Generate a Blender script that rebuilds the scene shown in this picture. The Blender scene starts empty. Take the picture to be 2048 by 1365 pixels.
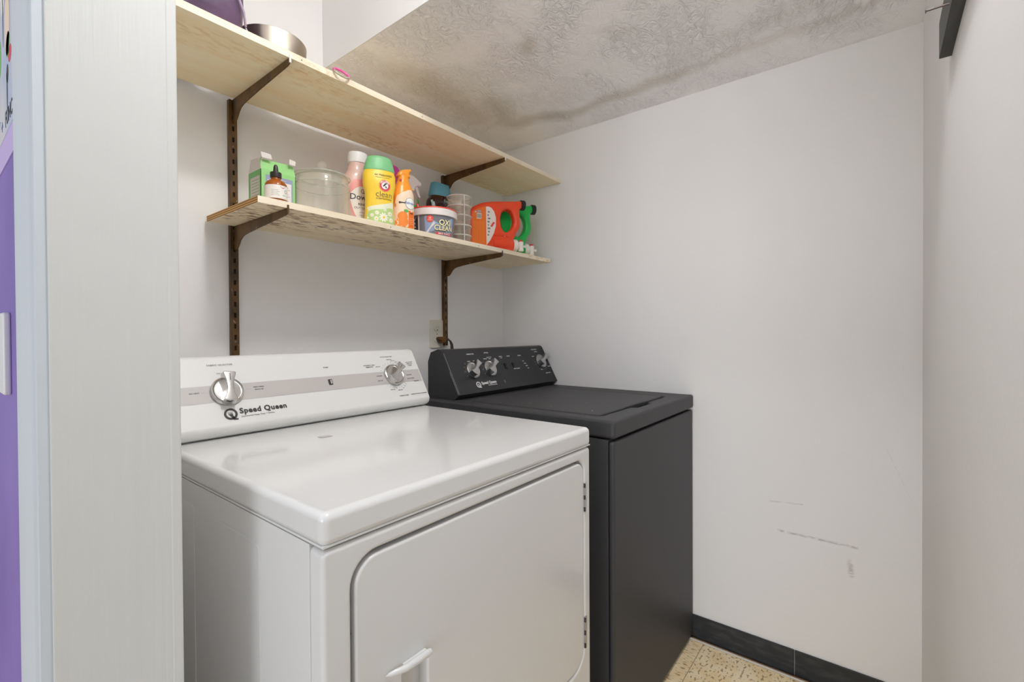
import bpy, bmesh, math, random
from mathutils import Matrix, Vector
C = bpy.context.scene
COL = C.collection
PI = math.pi
random.seed(7)

# ------------------------------------------------------------------ camera
CAM = Vector((-1.8082, -1.4765, 1.1508))
YAW, PITCH, ROLL, FPX, PY = math.radians(38.1204), math.radians(-0.546), math.radians(-0.3192), 938.52, -6.69
F0 = Vector((math.cos(YAW), math.sin(YAW), 0)); R0 = Vector((math.sin(YAW), -math.cos(YAW), 0)); U0 = Vector((0, 0, 1))
F1 = F0 * math.cos(PITCH) + U0 * math.sin(PITCH); U1 = U0 * math.cos(PITCH) - F0 * math.sin(PITCH)
R2 = R0 * math.cos(ROLL) + U1 * math.sin(ROLL); U2 = U1 * math.cos(ROLL) - R0 * math.sin(ROLL)
cd = bpy.data.cameras.new('camera'); cam = bpy.data.objects.new('camera', cd); COL.objects.link(cam)
cam.matrix_world = Matrix(((R2.x, U2.x, -F1.x, CAM.x), (R2.y, U2.y, -F1.y, CAM.y), (R2.z, U2.z, -F1.z, CAM.z), (0, 0, 0, 1)))
cd.sensor_width = 36; cd.lens = FPX * 36 / 2048; cd.shift_y = PY / 2048; cd.clip_start = .01
C.camera = cam

# ------------------------------------------------------------------ light and exposure
w = bpy.data.worlds.new('world'); C.world = w; w.use_nodes = True
bg = w.node_tree.nodes['Background']; bg.inputs[0].default_value = (.88, .915, 1.0, 1); bg.inputs[1].default_value = 0.47
def lamp(name, kind, loc, power, color, size=.1, target=None, sy=None):
    d = bpy.data.lights.new(name, kind); d.energy = power; d.color = color
    if kind == 'AREA':
        d.size = size
        if sy: d.shape = 'RECTANGLE'; d.size_y = sy
    else: d.shadow_soft_size = size
    o = bpy.data.objects.new(name, d); COL.objects.link(o); o.location = loc
    if target is not None: o.rotation_euler = (Vector(target) - Vector(loc)).to_track_quat('-Z', 'Y').to_euler()
    return o
disc_ = lamp('closet_ceiling_light', 'AREA', (-1.3, -1.32, 2.50), 10.9, (.955, .968, 1.0), .22); disc_.data.shape = 'DISK'
lamp('hall_window_light', 'AREA', (-5.6, -3.9, 1.25), 10.0, (.72, .86, 1.0), 1.6, (-1.2, -.6, 1.2), 1.6)
lamp('hall_far_fill_light', 'AREA', (-7.0, -1.95, 1.15), 106.0, (.89, .927, 1.0), 2.4, (0, -1.0, 1.15), 2.0)  # added fill light shining in through the doorway, not a known window
C.cycles.max_bounces = 14; C.cycles.diffuse_bounces = 10; C.cycles.transmission_bounces = 14; C.cycles.transparent_max_bounces = 16
C.view_settings.view_transform = 'Standard'; C.view_settings.look = 'None'
C.view_settings.gamma = 1; C.view_settings.use_curve_mapping = False; C.view_settings.exposure = 0.15

# ------------------------------------------------------------------ materials
MATS = {}
def lin(c):
    return tuple((x / 12.92 if x <= .04045 else ((x + .055) / 1.055) ** 2.4) for x in [v / 255 for v in c])
def mat(name, rgb, rough=.5, metal=0, spec=.5, bump=None, trans=0, ior=1.45, coat=0, mottle=None, alpha=1):
    m = bpy.data.materials.new(name); m.use_nodes = True; nt = m.node_tree; b = nt.nodes['Principled BSDF']
    c = lin(rgb) + (1,)
    b.inputs['Base Color'].default_value = c; b.inputs['Roughness'].default_value = rough; b.inputs['Metallic'].default_value = metal
    b.inputs['Specular IOR Level'].default_value = spec; b.inputs['Transmission Weight'].default_value = trans
    b.inputs['IOR'].default_value = ior; b.inputs['Coat Weight'].default_value = coat; b.inputs['Alpha'].default_value = alpha
    tc = nt.nodes.new('ShaderNodeTexCoord')
    if bump:                                   # (scale xyz, strength, distance)
        mp = nt.nodes.new('ShaderNodeMapping'); mp.inputs['Scale'].default_value = bump[0]
        n = nt.nodes.new('ShaderNodeTexNoise'); n.inputs['Scale'].default_value = 1; n.inputs['Detail'].default_value = 4
        bp = nt.nodes.new('ShaderNodeBump'); bp.inputs['Strength'].default_value = bump[1]; bp.inputs['Distance'].default_value = bump[2]
        nt.links.new(tc.outputs['Object'], mp.inputs[0]); nt.links.new(mp.outputs[0], n.inputs[0])
        nt.links.new(n.outputs[0], bp.inputs['Height']); nt.links.new(bp.outputs[0], b.inputs['Normal'])
    if mottle:                                 # (scale xyz, rgb2, lo, hi)
        col = noisemix(nt, tc.outputs['Object'], c, lin(mottle[1]) + (1,), mottle[0], mottle[2], mottle[3])
        nt.links.new(col, b.inputs['Base Color'])
    MATS[name] = m
    return m
def noisemix(nt, vec, c1, c2, scale, lo, hi, detail=5, rot=None):
    mp = nt.nodes.new('ShaderNodeMapping'); mp.inputs['Scale'].default_value = scale
    if rot: mp.inputs['Rotation'].default_value = rot
    n = nt.nodes.new('ShaderNodeTexNoise'); n.inputs['Scale'].default_value = 1; n.inputs['Detail'].default_value = detail
    mr = nt.nodes.new('ShaderNodeMapRange'); mr.inputs[1].default_value = lo; mr.inputs[2].default_value = hi
    mx = nt.nodes.new('ShaderNodeMix'); mx.data_type = 'RGBA'
    nt.links.new(vec, mp.inputs[0]); nt.links.new(mp.outputs[0], n.inputs[0]); nt.links.new(n.outputs[0], mr.inputs[0])
    nt.links.new(mr.outputs[0], mx.inputs[0])
    for i, cc in ((6, c1), (7, c2)):
        if hasattr(cc, 'default_value') or hasattr(cc, 'links'): nt.links.new(cc, mx.inputs[i])
        else: mx.inputs[i].default_value = cc
    return mx.outputs[2]
def M_(nt, op, a, b=None, c=None):
    n = nt.nodes.new('ShaderNodeMath'); n.operation = op
    for i, v in enumerate((a, b, c)):
        if v is None: continue
        if isinstance(v, (int, float)): n.inputs[i].default_value = v
        else: nt.links.new(v, n.inputs[i])
    return n.outputs[0]
def ramp01(nt, v, lo, hi):
    n = nt.nodes.new('ShaderNodeMapRange'); n.interpolation_type = 'SMOOTHSTEP'
    n.inputs[1].default_value = lo; n.inputs[2].default_value = hi; nt.links.new(v, n.inputs[0]); return n.outputs[0]
def seg_mask(nt, u, v, A, B, w0, w1):
    """1 on the segment A-B in the (u, v) plane, fading from w0 to w1 metres away"""
    dx, dy = B[0] - A[0], B[1] - A[1]; L = dx * dx + dy * dy + 1e-9
    t = M_(nt, 'ADD', M_(nt, 'MULTIPLY', M_(nt, 'SUBTRACT', u, A[0]), dx / L), M_(nt, 'MULTIPLY', M_(nt, 'SUBTRACT', v, A[1]), dy / L))
    t = M_(nt, 'MINIMUM', M_(nt, 'MAXIMUM', t, 0.0), 1.0)
    ex = M_(nt, 'SUBTRACT', u, M_(nt, 'ADD', M_(nt, 'MULTIPLY', t, dx), A[0]))
    ey = M_(nt, 'SUBTRACT', v, M_(nt, 'ADD', M_(nt, 'MULTIPLY', t, dy), A[1]))
    d = M_(nt, 'SQRT', M_(nt, 'ADD', M_(nt, 'MULTIPLY', ex, ex), M_(nt, 'MULTIPLY', ey, ey)))
    return ramp01(nt, d, w1, w0)
def mixc(nt, f, c1, c2):
    mx = nt.nodes.new('ShaderNodeMix'); mx.data_type = 'RGBA'; nt.links.new(f, mx.inputs[0])
    for i, cc in ((6, c1), (7, c2)):
        if isinstance(cc, tuple): mx.inputs[i].default_value = cc if len(cc) == 4 else cc + (1,)
        else: nt.links.new(cc, mx.inputs[i])
    return mx.outputs[2]
def noise(nt, vec, scale, detail=3):
    mp = nt.nodes.new('ShaderNodeMapping'); mp.inputs['Scale'].default_value = scale
    n = nt.nodes.new('ShaderNodeTexNoise'); n.inputs['Scale'].default_value = 1; n.inputs['Detail'].default_value = detail
    nt.links.new(vec, mp.inputs[0]); nt.links.new(mp.outputs[0], n.inputs[0]); return n.outputs[0]
def base(m): return m.node_tree, m.node_tree.nodes['Principled BSDF'], next(n for n in m.node_tree.nodes if n.type == 'TEX_COORD')
def bump_to(nt, b, h, s, d):
    bp = nt.nodes.new('ShaderNodeBump'); bp.inputs['Strength'].default_value = s; bp.inputs['Distance'].default_value = d
    nt.links.new(h, bp.inputs['Height']); nt.links.new(bp.outputs[0], b.inputs['Normal'])

WALLC = (236, 235, 234)
mat('wall_paint', WALLC, .6, spec=.3, bump=((120, 120, 120), .12, .002))
mat('purple_paint', (136, 112, 190), .5, bump=((90, 90, 90), .15, .002), mottle=((3, 3, 3), (118, 96, 172), .35, .7))
mat('trim_paint', (208, 209, 206), .42, bump=((60, 60, 2.5), .35, .0035))
mat('casing_paint', (203, 210, 216), .4, bump=((60, 60, 4), .2, .002))

m = mat('wall_paint_scuffed', WALLC, .6, spec=.3); nt, b, tc = base(m)
sp = nt.nodes.new('ShaderNodeSeparateXYZ'); nt.links.new(tc.outputs['Object'], sp.inputs[0]); Y, Z = sp.outputs[1], sp.outputs[2]
nz = noise(nt, tc.outputs['Object'], (1, 50, 160), 4)
msk = None
for A, B, w0, w1, k in (((-1.205, .475), (-1.422, .474), .0005, .006, .55), ((-1.402, .425), (-1.406, .385), .001, .012, .5),
                        ((-1.18, .569), (-1.275, .578), .001, .004, .25), ((-.50, .62), (-.52, .60), .001, .003, .2),
                        ((-1.49, .80), (-1.55, .65), .0006, .002, .12)):
    s = M_(nt, 'MULTIPLY', seg_mask(nt, Y, Z, A, B, w0, w1), k)
    msk = s if msk is None else M_(nt, 'MAXIMUM', msk, s)
msk = M_(nt, 'MULTIPLY', msk, ramp01(nt, nz, .35, .6))
nt.links.new(mixc(nt, msk, lin(WALLC), lin((150, 148, 142))), b.inputs['Base Color'])
bump_to(nt, b, noise(nt, tc.outputs['Object'], (120, 120, 120), 4), .12, .002)

m = mat('ceiling_texture', (251, 250, 251), .75, spec=.2); nt, b, tc = base(m)
sp = nt.nodes.new('ShaderNodeSeparateXYZ'); nt.links.new(tc.outputs['Object'], sp.inputs[0]); X, Y = sp.outputs[0], sp.outputs[1]
n1 = noise(nt, tc.outputs['Object'], (5, 5, 5), 5); n2 = noise(nt, tc.outputs['Object'], (14, 14, 14), 5)
Xd = M_(nt, 'ADD', X, M_(nt, 'MULTIPLY', M_(nt, 'SUBTRACT', n1, .5), .14)); Yd = M_(nt, 'ADD', Y, M_(nt, 'MULTIPLY', M_(nt, 'SUBTRACT', n2, .5), .10))
msk = None
for A, B, w0, w1, k in (((-.75, -.20), (-.36, -.17), .0, .14, .6), ((-.45, -.30), (-.22, -.24), .0, .10, .7), ((-.22, -.24), (-.165, -.45), .0, .075, .8),
                        ((-.165, -.45), (-.18, -.95), .0, .06, .65), ((-.18, -.95), (-.20, -1.45), .0, .05, .38), ((-.62, -.60), (-.63, -.62), .0, .06, .7),
                        ((-.50, -.86), (-.52, -.84), .0, .05, .3), ((-.26, -.95), (-.30, -1.5), .0, .09, .2)):
    s = M_(nt, 'MULTIPLY', seg_mask(nt, Xd, Yd, A, B, w0, w1), k); msk = s if msk is None else M_(nt, 'MAXIMUM', msk, s)
nt.links.new(mixc(nt, msk, lin((251, 250, 251)), lin((214, 208, 198))), b.inputs['Base Color'])
# brushed stomp texture: warped noise ridges
mp = nt.nodes.new('ShaderNodeMapping'); mp.inputs['Scale'].default_value = (20, 30, 20)
w1_ = nt.nodes.new('ShaderNodeTexNoise'); w1_.inputs['Scale'].default_value = 1; w1_.inputs['Detail'].default_value = 3; w1_.inputs['Distortion'].default_value = 1.8
nt.links.new(tc.outputs['Object'], mp.inputs[0]); nt.links.new(mp.outputs[0], w1_.inputs[0])
rid = M_(nt, 'SUBTRACT', 1.0, M_(nt, 'MULTIPLY', M_(nt, 'ABSOLUTE', M_(nt, 'SUBTRACT', w1_.outputs[0], .5)), 6.0))
rid = M_(nt, 'MAXIMUM', rid, 0.0)
patch = ramp01(nt, noise(nt, tc.outputs['Object'], (6, 6, 6), 2), .35, .6)
bump_to(nt, b, M_(nt, 'MULTIPLY', rid, M_(nt, 'ADD', M_(nt, 'MULTIPLY', patch, .8), .2)), .7, .007)

m = mat('floor_tile', (222, 196, 148), .45, spec=.4); nt, b, tc = base(m)
sp = nt.nodes.new('ShaderNodeSeparateXYZ'); nt.links.new(tc.outputs['Object'], sp.inputs[0]); X, Y = sp.outputs[0], sp.outputs[1]
near = M_(nt, 'GREATER_THAN', Y, -.966)
c0 = noisemix(nt, tc.outputs['Object'], lin((252, 236, 200)) + (1,), lin((245, 220, 172)) + (1,), (14, 14, 14), .4, .6)
spk = ramp01(nt, noise(nt, tc.outputs['Object'], (75, 120, 60), 3), 0.55, .63)
spk2 = ramp01(nt, noise(nt, tc.outputs['Object'], (210, 45, 60), 3), .56, .64)
f = M_(nt, 'MULTIPLY', M_(nt, 'ADD', M_(nt, 'MULTIPLY', spk, M_(nt, 'SUBTRACT', 1.0, near)), M_(nt, 'MULTIPLY', spk2, near)), .8)
c1 = mixc(nt, f, c0, lin((150, 116, 76)))
c1 = mixc(nt, M_(nt, 'MULTIPLY', ramp01(nt, noise(nt, tc.outputs['Object'], (260, 200, 100), 2), .62, .7), .5), c1, lin((245, 228, 196)))
seam = None
for A, B in (((-3, -.966), (0.2, -.966)), ((-3, -1.271), (.2, -1.271)), ((-.30, -3), (-.30, .2)), ((-.605, -3), (-.605, .2)), ((-.91, -3), (-.91, .2)), ((-1.215, -3), (-1.215, .2))):
    s = seg_mask(nt, X, Y, A, B, .0006, .0016); seam = s if seam is None else M_(nt, 'MAXIMUM', seam, s)
c1 = mixc(nt, M_(nt, 'MULTIPLY', seam, .7), c1, lin((96, 74, 50)))
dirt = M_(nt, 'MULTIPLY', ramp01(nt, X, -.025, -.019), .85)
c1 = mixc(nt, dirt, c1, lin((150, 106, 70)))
nt.links.new(c1, b.inputs['Base Color'])

def plymat(name, c1, c2, stain=None, thr=(.5, .62)):
    m = mat(name, c1, .6, spec=.3); nt, b, tc = base(m)
    col = noisemix(nt, tc.outputs['Object'], lin(c1) + (1,), lin(c2) + (1,), (2.5, 22, 22), .35, .7)
    sp = nt.nodes.new('ShaderNodeSeparateXYZ'); nt.links.new(tc.outputs['Object'], sp.inputs[0])
    if stain:
        n1 = noise(nt, tc.outputs['Object'], (2.2, 9, 3), 2); n2 = noise(nt, tc.outputs['Object'], (34, 80, 40), 6)
        f = M_(nt, 'MULTIPLY', ramp01(nt, n1, thr[0] - .12, thr[1]), ramp01(nt, n2, .47, .62))
        if name == 'ply_lower_face': f = M_(nt, 'MULTIPLY', M_(nt, 'MULTIPLY', f, ramp01(nt, sp.outputs[0], -.45, -.80)), ramp01(nt, sp.outputs[1], -.06, -.13))
        col = mixc(nt, M_(nt, 'MULTIPLY', f, .95), col, lin(stain))
    nt.links.new(col, b.inputs['Base Color']); bump_to(nt, b, noise(nt, tc.outputs['Object'], (6, 120, 120), 3), .12, .001)
    return m
plymat('ply_upper_face', (255, 243, 210), (253, 232, 190), (236, 206, 152), (.58, .75))
plymat('ply_lower_face', (252, 236, 204), (242, 220, 182), (150, 116, 84), (.38, .50))
plymat('ply_front_edge', (243, 233, 212), (232, 216, 188), (205, 172, 130), (.62, .75))
m = mat('ply_end', (196, 150, 88), .7); nt, b, tc = base(m)
sp = nt.nodes.new('ShaderNodeSeparateXYZ'); nt.links.new(tc.outputs['Object'], sp.inputs[0])
zz = M_(nt, 'ADD', sp.outputs[2], M_(nt, 'MULTIPLY', noise(nt, tc.outputs['Object'], (10, 30, 10), 3), .0012))
band = M_(nt, 'ABSOLUTE', M_(nt, 'SINE', M_(nt, 'MULTIPLY', zz, 560)))
nt.links.new(mixc(nt, ramp01(nt, band, .25, .8), lin((118, 76, 34)), lin((214, 168, 100))), b.inputs['Base Color'])

def chip(name, c, cc, thr=.66, rough=.4, metal=0.0):
    m = mat(name, c, rough, metal); nt, b, tc = base(m)
    f = ramp01(nt, noise(nt, tc.outputs['Object'], (160, 160, 60), 3), thr, thr + .02)
    c1 = noisemix(nt, tc.outputs['Object'], lin(c) + (1,), lin(tuple(int(v * .6) for v in c)) + (1,), (30, 30, 12), .4, .65)
    nt.links.new(mixc(nt, f, c1, lin(cc)), b.inputs['Base Color'])
chip('brown_paint', (104, 74, 36), (188, 170, 140), .72, .38)
mat('slot_black', (18, 12, 8), .8)
mat('white_enamel', (220, 220, 219), .14, spec=.5, coat=.3, bump=((260, 260, 260), .03, .0006))
mat('console_white', (222, 222, 220), .3, spec=.4)
mat('band_grey', (190, 186, 182), .35)
mat('ink_dark', (58, 56, 54), .5)
mat('ink_grey', (128, 126, 122), .5)
mat('chrome', (205, 203, 200), .14, metal=1)
mat('knob_satin', (198, 198, 200), .32, metal=1)
mat('black_enamel', (65, 65, 67), .5, spec=.35, bump=((900, 900, 900), .25, .0006), mottle=((700, 700, 700), (74, 74, 74), .62, .72))
mat('black_panel', (50, 50, 52), .38, spec=.4)
mat('black_smooth', (14, 14, 15), .5)
mat('ink_white', (225, 225, 225), .5)
mat('line_grey', (176, 176, 176), .4)
mat('baseboard_black', (44, 46, 49), .5, mottle=((18, 18, 60), (64, 66, 68), .45, .7))
mat('rod_white', (206, 200, 190), .35)
mat('outlet_ivory', (214, 211, 196), .4)
mat('outlet_dark', (120, 116, 104), .5)
mat('dark_hole', (30, 26, 22), .8)
mat('brown_plastic', (98, 66, 20), .4)
mat('cord_brown', (84, 62, 52), .5)
mat('board_black', (48, 49, 48), .5, bump=((8, 90, 90), .3, .002), mottle=((6, 30, 30), (70, 70, 68), .5, .75))
mat('nail_steel', (110, 100, 98), .4, metal=.6)
mat('bag_purple', (112, 88, 116), .42, spec=.5, bump=((9, 16, 12), .7, .012), mottle=((7, 12, 9), (78, 58, 84), .4, .65))
mat('bag_piping', (178, 162, 186), .45)
mat('bag_grey', (146, 138, 146), .5)
mat('steel_brushed', (196, 186, 172), .28, metal=1, bump=((1.5, 1.5, 400), .05, .0005))
mat('pink_plastic', (222, 96, 160), .3)
mat('pink_light', (240, 150, 168), .35)
mat('clear_grey', (205, 198, 178), .3, trans=.3)
mat('box_green', (152, 212, 134), .45)
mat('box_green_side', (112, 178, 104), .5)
mat('box_white', (232, 226, 222), .55)
mat('box_inner', (206, 198, 192), .6)
mat('box_blue', (150, 158, 190), .5)
mat('label_white', (236, 231, 222), .45)
mat('label_peach', (240, 214, 190), .5)
mat('amber', (196, 104, 22), .08, trans=.55, ior=1.4, coat=.3)
mat('dropper_black', (48, 44, 40), .35)
def thin(name, rgb, gloss, haze, ior=1.45):
    """thin-walled clear material: lets light straight through, with a glossy skin and a little haze"""
    m = bpy.data.materials.new(name); m.use_nodes = True; nt = m.node_tree; nt.nodes.clear()
    o = nt.nodes.new('ShaderNodeOutputMaterial'); tr = nt.nodes.new('ShaderNodeBsdfTransparent'); gl = nt.nodes.new('ShaderNodeBsdfGlossy'); df = nt.nodes.new('ShaderNodeBsdfDiffuse')
    tr.inputs[0].default_value = lin(rgb) + (1,); gl.inputs['Roughness'].default_value = gloss; df.inputs[0].default_value = lin((240, 238, 232)) + (1,)
    lz = nt.nodes.new('ShaderNodeLayerWeight'); lz.inputs[0].default_value = .5; m1 = nt.nodes.new('ShaderNodeMixShader'); m2 = nt.nodes.new('ShaderNodeMixShader')
    lw = nt.nodes.new('ShaderNodeLayerWeight'); lw.inputs[0].default_value = .35
    hz = M_(nt, 'ADD', M_(nt, 'MULTIPLY', lw.outputs[1], haze * 2.0), haze); nt.links.new(hz, m1.inputs[0])
    nt.links.new(tr.outputs[0], m1.inputs[1]); nt.links.new(df.outputs[0], m1.inputs[2]); nt.links.new(M_(nt, 'ADD', M_(nt, 'MULTIPLY', M_(nt, 'POWER', lz.outputs[1], 4.0), .35), .035), m2.inputs[0])
    nt.links.new(m1.outputs[0], m2.inputs[1]); nt.links.new(gl.outputs[0], m2.inputs[2]); nt.links.new(m2.outputs[0], o.inputs[0]); MATS[name] = m
thin('glass', (254, 254, 251), .05, .085, 1.6)
thin('glass_rim', (206, 212, 200), .05, .22, 1.6)
thin('clear_plastic', (248, 244, 238), .12, .12)
mat('frost_plastic', (250, 246, 242), .3, trans=.35)
mat('cap_white', (232, 230, 228), .35)
mat('downy_pink', (222, 188, 176), .2, coat=.2, mottle=((14, 14, 9), (214, 170, 158), .4, .65))
mat('downy_label_pink', (236, 158, 150), .35)
mat('ah_yellow', (250, 210, 62), .3, coat=.2)
mat('ah_green', (126, 194, 134), .4)
mat('ah_pale', (232, 234, 206), .4)
mat('ah_grass', (186, 212, 132), .45)
mat('red_label', (222, 66, 72), .4)
mat('ink_olive', (116, 104, 62), .5)
mat('petal', (246, 246, 238), .4)
mat('magenta', (168, 52, 122), .35)
mat('feb_orange', (250, 158, 48), .3, coat=.2)
mat('feb_cream', (246, 222, 194), .35)
mat('feb_fruit', (244, 140, 52), .4)
mat('leaf_green', (110, 178, 88), .4)
mat('spray_clear', (214, 200, 190), .15, trans=.5, ior=1.2)
mat('spray_green', (52, 168, 60), .3)
mat('oxi_red', (236, 82, 62), .35)
mat('oxi_white', (234, 226, 222), .35)
mat('oxi_grey', (128, 130, 138), .35)
mat('oxi_blue', (150, 172, 204), .35)
mat('oxi_dark', (62, 60, 66), .4)
mat('oxi_yellow', (248, 238, 190), .4)
mat('teal_cap', (92, 160, 180), .4)
mat('dark_liquid', (52, 22, 14), .06, spec=.6, coat=.5)
mat('mint', (150, 200, 190), .35)
mat('tide_orange', (240, 78, 42), .3, spec=.5)
mat('tide_label', (240, 118, 30), .35)
mat('gain_green', (34, 190, 84), .3)
mat('cap_black', (42, 42, 48), .4)
mat('tap_white', (236, 234, 228), .35)
mat('tap_red', (214, 52, 60), .35)
mat('poster_paper', (208, 206, 210), .5, mottle=((5, 5, 5), (178, 190, 214), .45, .65))
mat('poster_blue', (40, 84, 170), .5)
mat('poster_black', (44, 44, 48), .5)
mat('poster_green', (108, 188, 84), .5)
mat('poster_red', (214, 60, 90), .5)
mat('lilac', (196, 176, 226), .5)
mat('plate_white', (226, 226, 224), .35)
mat('lamp_base', (235, 235, 232), .4)
m = mat('lamp_glow', (255, 244, 226), .4); b = base(m)[1]; b.inputs['Emission Color'].default_value = (1, .93, .82, 1); b.inputs['Emission Strength'].default_value = 6

# ------------------------------------------------------------------ mesh builder
def I4(): return Matrix.Identity(4)
def T(x, y, z): return Matrix.Translation((x, y, z))
def RX(a): return Matrix.Rotation(a, 4, 'X')
def RY(a): return Matrix.Rotation(a, 4, 'Y')
def RZ(a): return Matrix.Rotation(a, 4, 'Z')
def SC(x, y, z): return Matrix.Diagonal((x, y, z, 1))
class B:
    def __init__(s): s.v = []; s.f = []; s.m = []; s.names = []
    def mi(s, name):
        if name not in s.names: s.names.append(name)
        return s.names.index(name)
    def add(s, vs, fs, m, M=None, fn=None):
        o = len(s.v)
        for p in vs:
            p = Vector(p)
            if M is not None: p = M @ p
            if fn: p = Vector(fn(p))
            s.v.append(p)
        k = s.mi(m)
        for f in fs: s.f.append([i + o for i in f]); s.m.append(k)
    def bm(s, bm, m, M=None, fn=None):
        bm.verts.index_update(); s.add([v.co.copy() for v in bm.verts], [[v.index for v in f.verts] for f in bm.faces], m, M, fn); bm.free()
    def box(s, lo, hi, m, bev=0, seg=2, M=None, fn=None):
        bm = bmesh.new(); bmesh.ops.create_cube(bm, size=1)
        c = [(a + b_) / 2 for a, b_ in zip(lo, hi)]; d = [b_ - a for a, b_ in zip(lo, hi)]
        for v in bm.verts: v.co = Vector([c[i] + v.co[i] * d[i] for i in range(3)])
        if bev: bmesh.ops.bevel(bm, geom=list(bm.edges), offset=bev, segments=seg, profile=.5, affect='EDGES')
        s.bm(bm, m, M, fn)
    def lathe(s, prof, m, n=40, M=None, sx=1, sy=1, fn=None, closed=False):
        vs = []; fs = []; ends = {}
        for j, (r, z) in enumerate(prof):
            for i in range(n):
                a = 2 * PI * i / n; vs.append((r * sx * math.cos(a), r * sy * math.sin(a), z))
        for j in range(len(prof) - 1):
            for i in range(n): k = (i + 1) % n; fs.append((j * n + i, j * n + k, (j + 1) * n + k, (j + 1) * n + i))
        if prof[0][0] > 1e-6 and not closed: fs.append(tuple(range(n))[::-1])
        if prof[-1][0] > 1e-6 and not closed: fs.append(tuple((len(prof) - 1) * n + i for i in range(n)))
        s.add(vs, fs, m, M, fn)
    def loft(s, rings, m, M=None, cap=True, fn=None):
        n = len(rings[0]); vs = [p for r in rings for p in r]; fs = []
        for j in range(len(rings) - 1):
            for i in range(n): k = (i + 1) % n; fs.append((j * n + i, j * n + k, (j + 1) * n + k, (j + 1) * n + i))
        if cap: fs.append(tuple(range(n))[::-1]); fs.append(tuple((len(rings) - 1) * n + i for i in range(n)))
        s.add(vs, fs, m, M, fn)
    def tube(s, pts, r, m, n=10, M=None, cap=True):
        pts = [Vector(p) for p in pts]; rings = []; up = None
        for i, p in enumerate(pts):
            t = (pts[min(i + 1, len(pts) - 1)] - pts[max(i - 1, 0)]).normalized()
            if up is None: up = t.orthogonal().normalized()
            up = (up - t * up.dot(t)).normalized(); sd = t.cross(up); rr = r[i] if isinstance(r, (list, tuple)) else r
            rings.append([p + up * rr * math.cos(2 * PI * k / n) + sd * rr * math.sin(2 * PI * k / n) for k in range(n)])
        s.loft(rings, m, M, cap)
    def curve(s, outlines, m, ext=.01, bev=0, res=3, M=None, fn=None, off=0):
        """filled 2D outlines (holes allowed) in the XY plane, half thickness ext+bev"""
        cu = bpy.data.curves.new('c', 'CURVE'); cu.dimensions = '2D'; cu.fill_mode = 'BOTH'; cu.extrude = ext; cu.bevel_depth = bev; cu.bevel_resolution = res; cu.offset = -bev + off
        for o in outlines:
            sp = cu.splines.new('POLY'); sp.points.add(len(o) - 1); sp.use_cyclic_u = True
            for i, p in enumerate(o): sp.points[i].co = (p[0], p[1], 0, 1)
        s._conv(cu, m, M, fn)
    def text(s, t, size, m, M=None, fn=None, align='CENTER', ext=.00015, off=0, sp=1.0, shear=0):
        cu = bpy.data.curves.new('t', 'FONT'); cu.body = t; cu.size = size; cu.align_x = align; cu.align_y = 'CENTER'; cu.extrude = ext; cu.offset = off * size
        cu.resolution_u = 3; cu.space_character = sp; cu.shear = shear
        s._conv(cu, m, M, fn)
    def _conv(s, cu, m, M, fn):
        o = bpy.data.objects.new('t', cu); COL.objects.link(o); bpy.context.view_layer.update()
        dg = bpy.context.evaluated_depsgraph_get(); me = bpy.data.meshes.new_from_object(o.evaluated_get(dg))
        s.add([v.co.copy() for v in me.vertices], [list(p.vertices) for p in me.polygons], m, M, fn)
        bpy.data.objects.remove(o); bpy.data.curves.remove(cu); bpy.data.meshes.remove(me)
    def disc(s, outline, m, M=None, fn=None, rings=6, off=0):
        """star-shaped flat patch from its outline, with inner rings so it can be bent by fn"""
        n = len(outline); cx = sum(p[0] for p in outline) / n; cy = sum(p[1] for p in outline) / n
        vs = [(cx, cy, off)]; fs = []
        for j in range(1, rings + 1):
            k = j / rings
            for p in outline: vs.append((cx + (p[0] - cx) * k, cy + (p[1] - cy) * k, off))
        for i in range(n):
            q = (i + 1) % n; fs.append((0, 1 + i, 1 + q))
            for j in range(rings - 1): a = 1 + j * n; b_ = a + n; fs.append((a + i, b_ + i, b_ + q, a + q))
        s.add(vs, fs, m, M, fn)
    def build(s, name, parent=None, ang=35, loc=None):
        if loc is not None: pass
        me = bpy.data.meshes.new(name); org = Vector(loc) if loc is not None else Vector((0, 0, 0))
        me.from_pydata([tuple(v - org) for v in s.v], [], s.f); me.update()
        for nme in s.names: me.materials.append(MATS[nme])
        me.polygons.foreach_set('material_index', s.m)
        bm = bmesh.new(); bm.from_mesh(me); bmesh.ops.remove_doubles(bm, verts=bm.verts, dist=1e-5); bmesh.ops.recalc_face_normals(bm, faces=bm.faces); bm.to_mesh(me); bm.free()
        me.polygons.foreach_set('use_smooth', [True] * len(me.polygons))
        me.set_sharp_from_angle(angle=math.radians(ang))
        o = bpy.data.objects.new(name, me); COL.objects.link(o); o.location = org
        wn = o.modifiers.new('weighted normals', 'WEIGHTED_NORMAL'); wn.keep_sharp = True; wn.weight = 80
        if parent is not None: o.parent = parent
        return o
def rrect(x0, x1, y0, y1, r, n=6):
    """rounded rectangle outline; r = one radius or (bl, br, tr, tl)"""
    if not isinstance(r, (list, tuple)): r = (r,) * 4
    o = []
    for (cx, cy, a0, rr) in ((x0 + r[0], y0 + r[0], PI, r[0]), (x1 - r[1], y0 + r[1], 1.5 * PI, r[1]), (x1 - r[2], y1 - r[2], 0, r[2]), (x0 + r[3], y1 - r[3], .5 * PI, r[3])):
        for i in range(n + 1): a = a0 + .5 * PI * i / n; o.append((cx + rr * math.cos(a), cy + rr * math.sin(a)))
    return o
def circ(cx, cy, r, n=32, sy=1): return [(cx + r * math.cos(2 * PI * i / n), cy + sy * r * math.sin(2 * PI * i / n)) for i in range(n)]
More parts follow.
